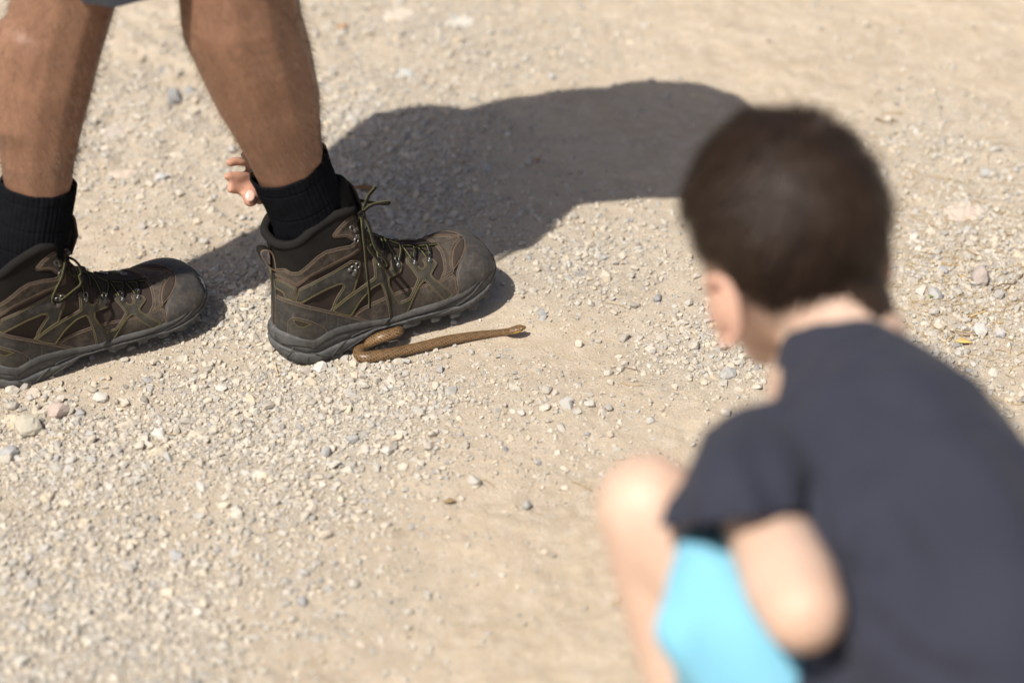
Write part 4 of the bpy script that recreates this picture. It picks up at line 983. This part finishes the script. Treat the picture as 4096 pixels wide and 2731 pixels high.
bm = bmesh.new(); bm.from_mesh(sh.data); cut(bm, nb+V(-.012, .022, .053), V(-.30, .55, .78).normalized(), .085); bm.to_mesh(sh.data); bm.free()
s_ = sh.modifiers.new('s', 'SOLIDIFY'); s_.thickness = .002; s_.offset = 1
sx = (kel-ksL).normalized(); s1 = along(2962, 2055, 1.735)
tubecloth('sleeve', [(ksL-sx*.030, sx, .030, .030), (ksL-sx*.005, sx, .049, .047), (ksL.lerp(s1, .45), sx, .052, .050), (ksL.lerp(s1, .8), sx*.8+V(0, -.55, -.83)*.3, .054, .052), (s1, V(.14, -.60, -.82), .055, .053)], m_navy, sh, wr=.006, seed=2, conv=w2k)
sx = (ker-ksR).normalized(); tubecloth('sleeve', [(ksR-sx*.02, sx, .025, .025), (ksR+sx*.02, sx, .050, .050), (ksR+sx*.10, sx, .058, .058)], m_navy, sh, conv=w2k)
ks = blob('shorts', [kcl([(khL.lerp(kkL, .45), .070), (khL, .090)]), kcl([(khR.lerp(kkR, .5), .068), (khR, .090)]), kcl([(khL, .092), (khR, .092)])], .005, 8, m_cyan, kid, wrinkle(.008, 18, .5, 5))
tx_ = (khL-kkL).normalized(); h0_ = along(2850, 2440, 1.775)
tubecloth('trouser_leg', [(h0_, V(.80, -.49, .34), .070, .068), (h0_.lerp(khL, .10), V(.80, -.49, .34).lerp(tx_, .35), .071, .069), (h0_.lerp(khL, .35), tx_, .070, .070), (h0_.lerp(khL, .7), tx_, .078, .078)], m_cyan, ks, wr=.006, seed=8, conv=w2k)
tx_ = (khR-kkR).normalized(); h0_ = kkR.lerp(khR, .3); tubecloth('trouser_leg', [(h0_, tx_, .064, .064), (h0_.lerp(khR, .5), tx_, .074, .074)], m_cyan, ks, conv=w2k)
m_shoe = plain('shoe_canvas', (.12, .12, .14), .8)
for a, d in ((kaL, V(-.5, .84, 0).normalized()), (kaR, V(-.45, .88, 0).normalized())):
    g_ = V(a.x, a.y, 0)-d*.03
    so = blob('shoe', [kcl([(g_+V(0, 0, .038), .034), (g_+d*.10+V(0, 0, .032), .033), (g_+d*.165+V(0, 0, .026), .026)])], .004, 4, m_shoe, kid)
    tr = MB(); n = 28; pv = []
    for zz in (.002, .016):
        for k in range(n):
            t = 2*math.pi*k/n; s2 = d.cross(V(0, 0, 1)); pv.append(w2k(g_+d*(.07+.122*math.cos(t))+s2*.040*math.sin(t)+V(0, 0, zz)))
    tr.add(pv, [tuple(range(n-1, -1, -1)), tuple(range(n, 2*n))]+[(k, (k+1) % n, n+(k+1) % n, n+k) for k in range(n)]); tr.build('sole', plain('shoe_sole', (.6, .6, .58), .7), so)
# ------------------------------------------------------------------ the snake
def snake_mat():
    M = Mat('snake_scales', .42, .4); uv = M.n('ShaderNodeUVMap'); sp = M.n('ShaderNodeSeparateXYZ'); M.l(uv.outputs[0], sp.inputs[0])
    br = M.n('ShaderNodeTexBrick'); br.offset = .5; br.inputs['Scale'].default_value = 1; br.inputs['Mortar Size'].default_value = .11; br.inputs['Mortar Smooth'].default_value = .6
    br.inputs['Brick Width'].default_value = 1; br.inputs['Row Height'].default_value = .62
    mp = M.n('ShaderNodeMapping'); mp.inputs['Scale'].default_value = (1, 1, 1); mp.inputs['Rotation'].default_value = (0, 0, R(40)); M.l(uv.outputs[0], mp.inputs[0]); M.l(mp.outputs[0], br.inputs[0])
    br.inputs['Color1'].default_value = (.064, .032, .012, 1); br.inputs['Color2'].default_value = (.175, .086, .032, 1); br.inputs['Mortar'].default_value = (.30, .20, .10, 1)
    c = M.mix(M.math('MULTIPLY', M.noise(90, 4), .45), br.outputs[0], (.075, .045, .022))
    at3 = M.n('ShaderNodeAttribute', attribute_name='dorsal'); c = M.mix(M.math('MULTIPLY', at3.outputs['Fac'], .38), c, (.035, .020, .009))
    at_ = M.n('ShaderNodeAttribute', attribute_name='belly'); c = M.mix(at_.outputs['Fac'], c, (.30, .19, .09)); 
    a2 = M.n('ShaderNodeAttribute', attribute_name='lip'); c = M.mix(a2.outputs['Fac'], c, (.70, .42, .06)); M.color(c)
    M.bump(br.outputs['Fac'], .0004, -.6); M.b.inputs['Coat Weight'].default_value = .08; M.b.inputs['Coat Roughness'].default_value = .3; return M.m
c4 = lambda X, Y: (1350+X/2.767, 1230+Y/2.767)
SP = [(560, 90, 44), (640, 150, 48), (690, 205, 54), (664, 264, 62), (585, 296, 66), (480, 330, 68), (380, 372, 67), (300, 410, 62), (250, 450, 62), (232, 500, 62), (262, 540, 64), (340, 548, 66), (450, 532, 66), (600, 506, 64), (800, 462, 60), (1000, 415, 60), (1200, 366, 59), (1400, 330, 55), (1600, 300, 48), (1750, 284, 43), (1850, 272, 43)]
pts = []; z0 = 0
for X, Y, r in SP:
    rm = r/2.767/3490*1.04; up_z = (.013*sm((430-Y)/130) if len(pts) > 2 else .004) if len(pts) < 9 else 0; p = ground_at(*c4(X, Y), rm*.95+up_z); p.z = rm*.92+up_z
    pts.append((p, rm))
hd = [(1915, 262, 46, .0100), (1960, 250, 53, .0120), (2000, 238, 49, .0135), (2040, 225, 37, .0145), (2068, 217, 21, .0145), (2081, 213, 7, .0143)]
for X, Y, r, z in hd: pts.append((ground_at(*c4(X, Y), z), r/2.767/3490))
ss = catmull([V(p.x, p.y, p.z) for p, r in pts], 12); rs = [q.x for q in catmull([V(r, 0, 0) for p, r in pts], 12)]
snv = []; n = 40; uvs = []; Ls = 0; bel = []; lip = []; dor = []; NS = len(ss)
for i, p in enumerate(ss):
    t = (ss[min(i+1, NS-1)]-ss[max(i-1, 0)]).normalized(); s_ = t.cross(V(0, 0, 1)).normalized(); u_ = s_.cross(t)
    if i: Ls += (ss[i]-ss[i-1]).length
    hh = sm((i-(NS-5*12))/12)
    for j in range(n):
        th = 2*math.pi*j/n-math.pi/2; r = max(rs[i], .0004); cy_, cz_ = math.cos(th), math.sin(th)
        fl = (.92*(1-hh)+.80*hh); zz = cz_*fl*(.85 if cz_ < 0 else 1); yy = cy_*(1+.08*hh)
        brow = .10*hh*math.exp(-((abs(th-1.57)-.85)/.35)**2)*math.exp(-((i-(NS-30))/14)**2)
        snv.append(p+s_*yy*r*(1+brow)+u_*zz*r*(1+brow)); bel.append(.85*sm((-cz_-.25)/.4)); dor.append(sm((cz_-.35)/.5)*(.75+.25*math.sin(i*.9))*(1-.6*hh)); 
        lip.append(hh*sm((.22-cz_)/.15)*sm((i-(NS-58))/18))
fs = [(i*n+j, i*n+(j+1) % n, (i+1)*n+(j+1) % n, (i+1)*n+j) for i in range(NS-1) for j in range(n)]+[tuple(range(n-1, -1, -1)), tuple((NS-1)*n+k for k in range(n))]
sn = mesh('snake', snv, fs); fix_normals(sn); ul = sn.uv_layers.new(name='UVMap')
cl = [0]
for i in range(1, NS): cl.append(cl[-1]+(ss[i]-ss[i-1]).length)
for pl_ in sn.polygons:
    li = list(pl_.loop_indices); js = [sn.loops[k].vertex_index % n for k in li]; wrap = max(js)-min(js) > n/2
    for k, j in zip(li, js):
        i = sn.loops[k].vertex_index//n; jj = j+n if wrap and j < n/2 else j; ul.data[k].uv = (cl[i]/.0036, jj/n*12*.62)
for nm_, arr in (('belly', bel), ('lip', lip), ('dorsal', dor)):
    a_ = sn.attributes.new(nm_, 'FLOAT', 'POINT'); a_.data.foreach_set('value', arr)
snake = link('snake', sn, snake_mat()); tag(snake, 'slim brown snake with a yellow lip bent out from under the front boot', 'snake')
ci = NS-29; p = ss[ci]; t = (ss[ci+1]-ss[ci-1]).normalized(); s_ = t.cross(V(0, 0, 1)).normalized(); u_ = s_.cross(t)
for side in (1, -1):
    for nm_, rad, mt, of in (('eye', .0016, plain('snake_iris', (.30, .22, .07), .2, .6), 0), ('pupil', .0011, plain('snake_pupil', (.005, .005, .005), .08, .8), .0008)):
        e = MB(); bmn = bmesh.new(); bmesh.ops.create_uvsphere(bmn, u_segments=12, v_segments=8, radius=rad)
        e.add([p+s_*side*(rs[ci]*.90+of)+u_*rs[ci]*.34+v.co for v in bmn.verts], [[v.index for v in f.verts] for f in bmn.faces]); bmn.free(); eo = e.build(nm_, mt, snake)
for side in (1, -1):
    ml = MB(); path = []
    for i in range(NS-46, NS-5):
        t = (ss[min(i+1, NS-1)]-ss[i-1]).normalized(); s_ = t.cross(V(0, 0, 1)).normalized(); u_ = s_.cross(t); path.append(ss[i]+s_*side*rs[i]*1.08-u_*rs[i]*.10)
    ml.tube(path, .00028, 5); ml.build('mouth_line', plain('mouth_line', (.05, .025, .01), .6), snake)
# ------------------------------------------------------------------ small litter
m_straw = plain('dry_straw', (.52, .38, .20), .8, .2, var=.35)
m_twig = plain('dead_twig', (.22, .15, .10), .9, .1, var=.3)
def litter(px, py): p = ground_at(px, py); return V(p.x, p.y, g1(p.x, p.y)+.0012)
pn = MB(); r = random.Random(9)
for _ in range(520):
    if r.random() < .75: px, py = r.gauss(3880, 190), r.gauss(1130, 260)
    elif r.random() < .5: px, py = r.uniform(0, 4096), r.uniform(0, 2700)
    else: px, py = r.gauss(3550, 120), r.gauss(900, 250)
    if not (0 < px < 4200 and -50 < py < 2800): continue
    a = litter(px, py); th = r.uniform(0, 6.283); L = r.uniform(.008, .030); bnd = r.gauss(0, .25)
    q = [a+V(math.cos(th+bnd*k)*L*k/3, math.sin(th+bnd*k)*L*k/3, r.uniform(0, .002)) for k in range(4)]
    pn.tube(q, r.uniform(.00025, .0005), 4)
tag(pn.build('pine_needles', m_straw), 'dry straw and pine needles scattered over the gravel', 'pine needles', kind='stuff')
for P, rad, lb in (([(4090, 1110), (4050, 1150), (4000, 1180), (3985, 1190)], .0011, 'forked brown twig at the right edge of the frame'), ([(3880, 1275), (3915, 1262), (3945, 1248)], .0014, 'short bent pale twig above the whitish stone'),
                   ([(3800, 1330), (3860, 1345), (3930, 1345)], .0009, 'thin dark twig left of the whitish stone'), ([(3830, 1105), (3870, 1130), (3900, 1145)], .0008, 'thin straw leaning on the mottled rock'),
                   ([(3500, 480), (3545, 488), (3590, 482)], .0009, 'thin blurred twig right of the head of the child'), ([(1085, 1440), (1100, 1455), (1112, 1500)], .0008, 'brown straw left of the front boot heel'),
                   ([(180, 1780), (240, 1750), (290, 1718)], .0006, 'long yellow straw right of the big olive rock'), ([(2440, 1480), (2500, 1478), (2560, 1490)], .0005, 'fine brown stem on bare sand left of the child')):
    mb = MB(); Q = [litter(x, y)+V(0, 0, .0015) for x, y in P]; mb.tube(resample(catmull(Q, 5), .003), lambda i, rad=rad: rad*(1-.02*i), 6)
    if 'forked' in lb: mb.tube([Q[1], Q[1]+V(-.015, -.004, .003), Q[1]+V(-.028, -.012, .001)], .0008, 5)
    tag(mb.build('twig', m_straw if 'straw' in lb or 'pale' in lb else m_twig), lb, 'twig')
def leaf(px, py, L, Wd, yaw, c, lb, nm='leaf', curl=.3):
    a = litter(px, py)+V(0, 0, .002); mb = MB(); n = 10; vs_ = []
    for i in range(n+1):
        t = i/n; w_ = Wd*math.sin(math.pi*t**.8)*.5+.0002
        for s in (-1, 0, 1):
            x, y, z = (t-.5)*L, s*w_, abs(s)*w_*curl+.004*math.sin(t*3)*L*20*.2
            vs_.append(a+V(x*math.cos(yaw)-y*math.sin(yaw), x*math.sin(yaw)+y*math.cos(yaw), z))
    fs = [(i*3+k, i*3+k+1, i*3+k+4, i*3+k+3) for i in range(n) for k in range(2)]
    mb.add(vs_, fs); o = mb.build(nm, plain(nm+'_tissue', c, .7, .2, var=.25)); s_ = o.modifiers.new('s', 'SOLIDIFY'); s_.thickness = .0004; return tag(o, lb, 'leaf')
leaf(3855, 1375, .020, .009, R(-10), (.66, .44, .16), 'curled yellow dry leaf above the right shoulder of the child')
leaf(1462, 757, .034, .010, R(-8), (.24, .12, .05), 'brown dead leaf in shadow behind the tongue of the front boot')
leaf(2150, 655, .008, .005, 0, (.42, .20, .07), 'tiny orange brown leaf in the middle of the big shadow')
leaf(1800, 2015, .014, .006, R(15), (.30, .21, .11), 'small brown leaf on pale sand below the snake')
leaf(3727, 1200, .007, .004, R(30), (.12, .22, .03), 'tiny green sprig at the foot of a grey stone', 'sprig')
leaf(1372, 118, .02, .010, R(40), (.42, .24, .12), 'reddish brown leaf at the top of the frame right of the calf')
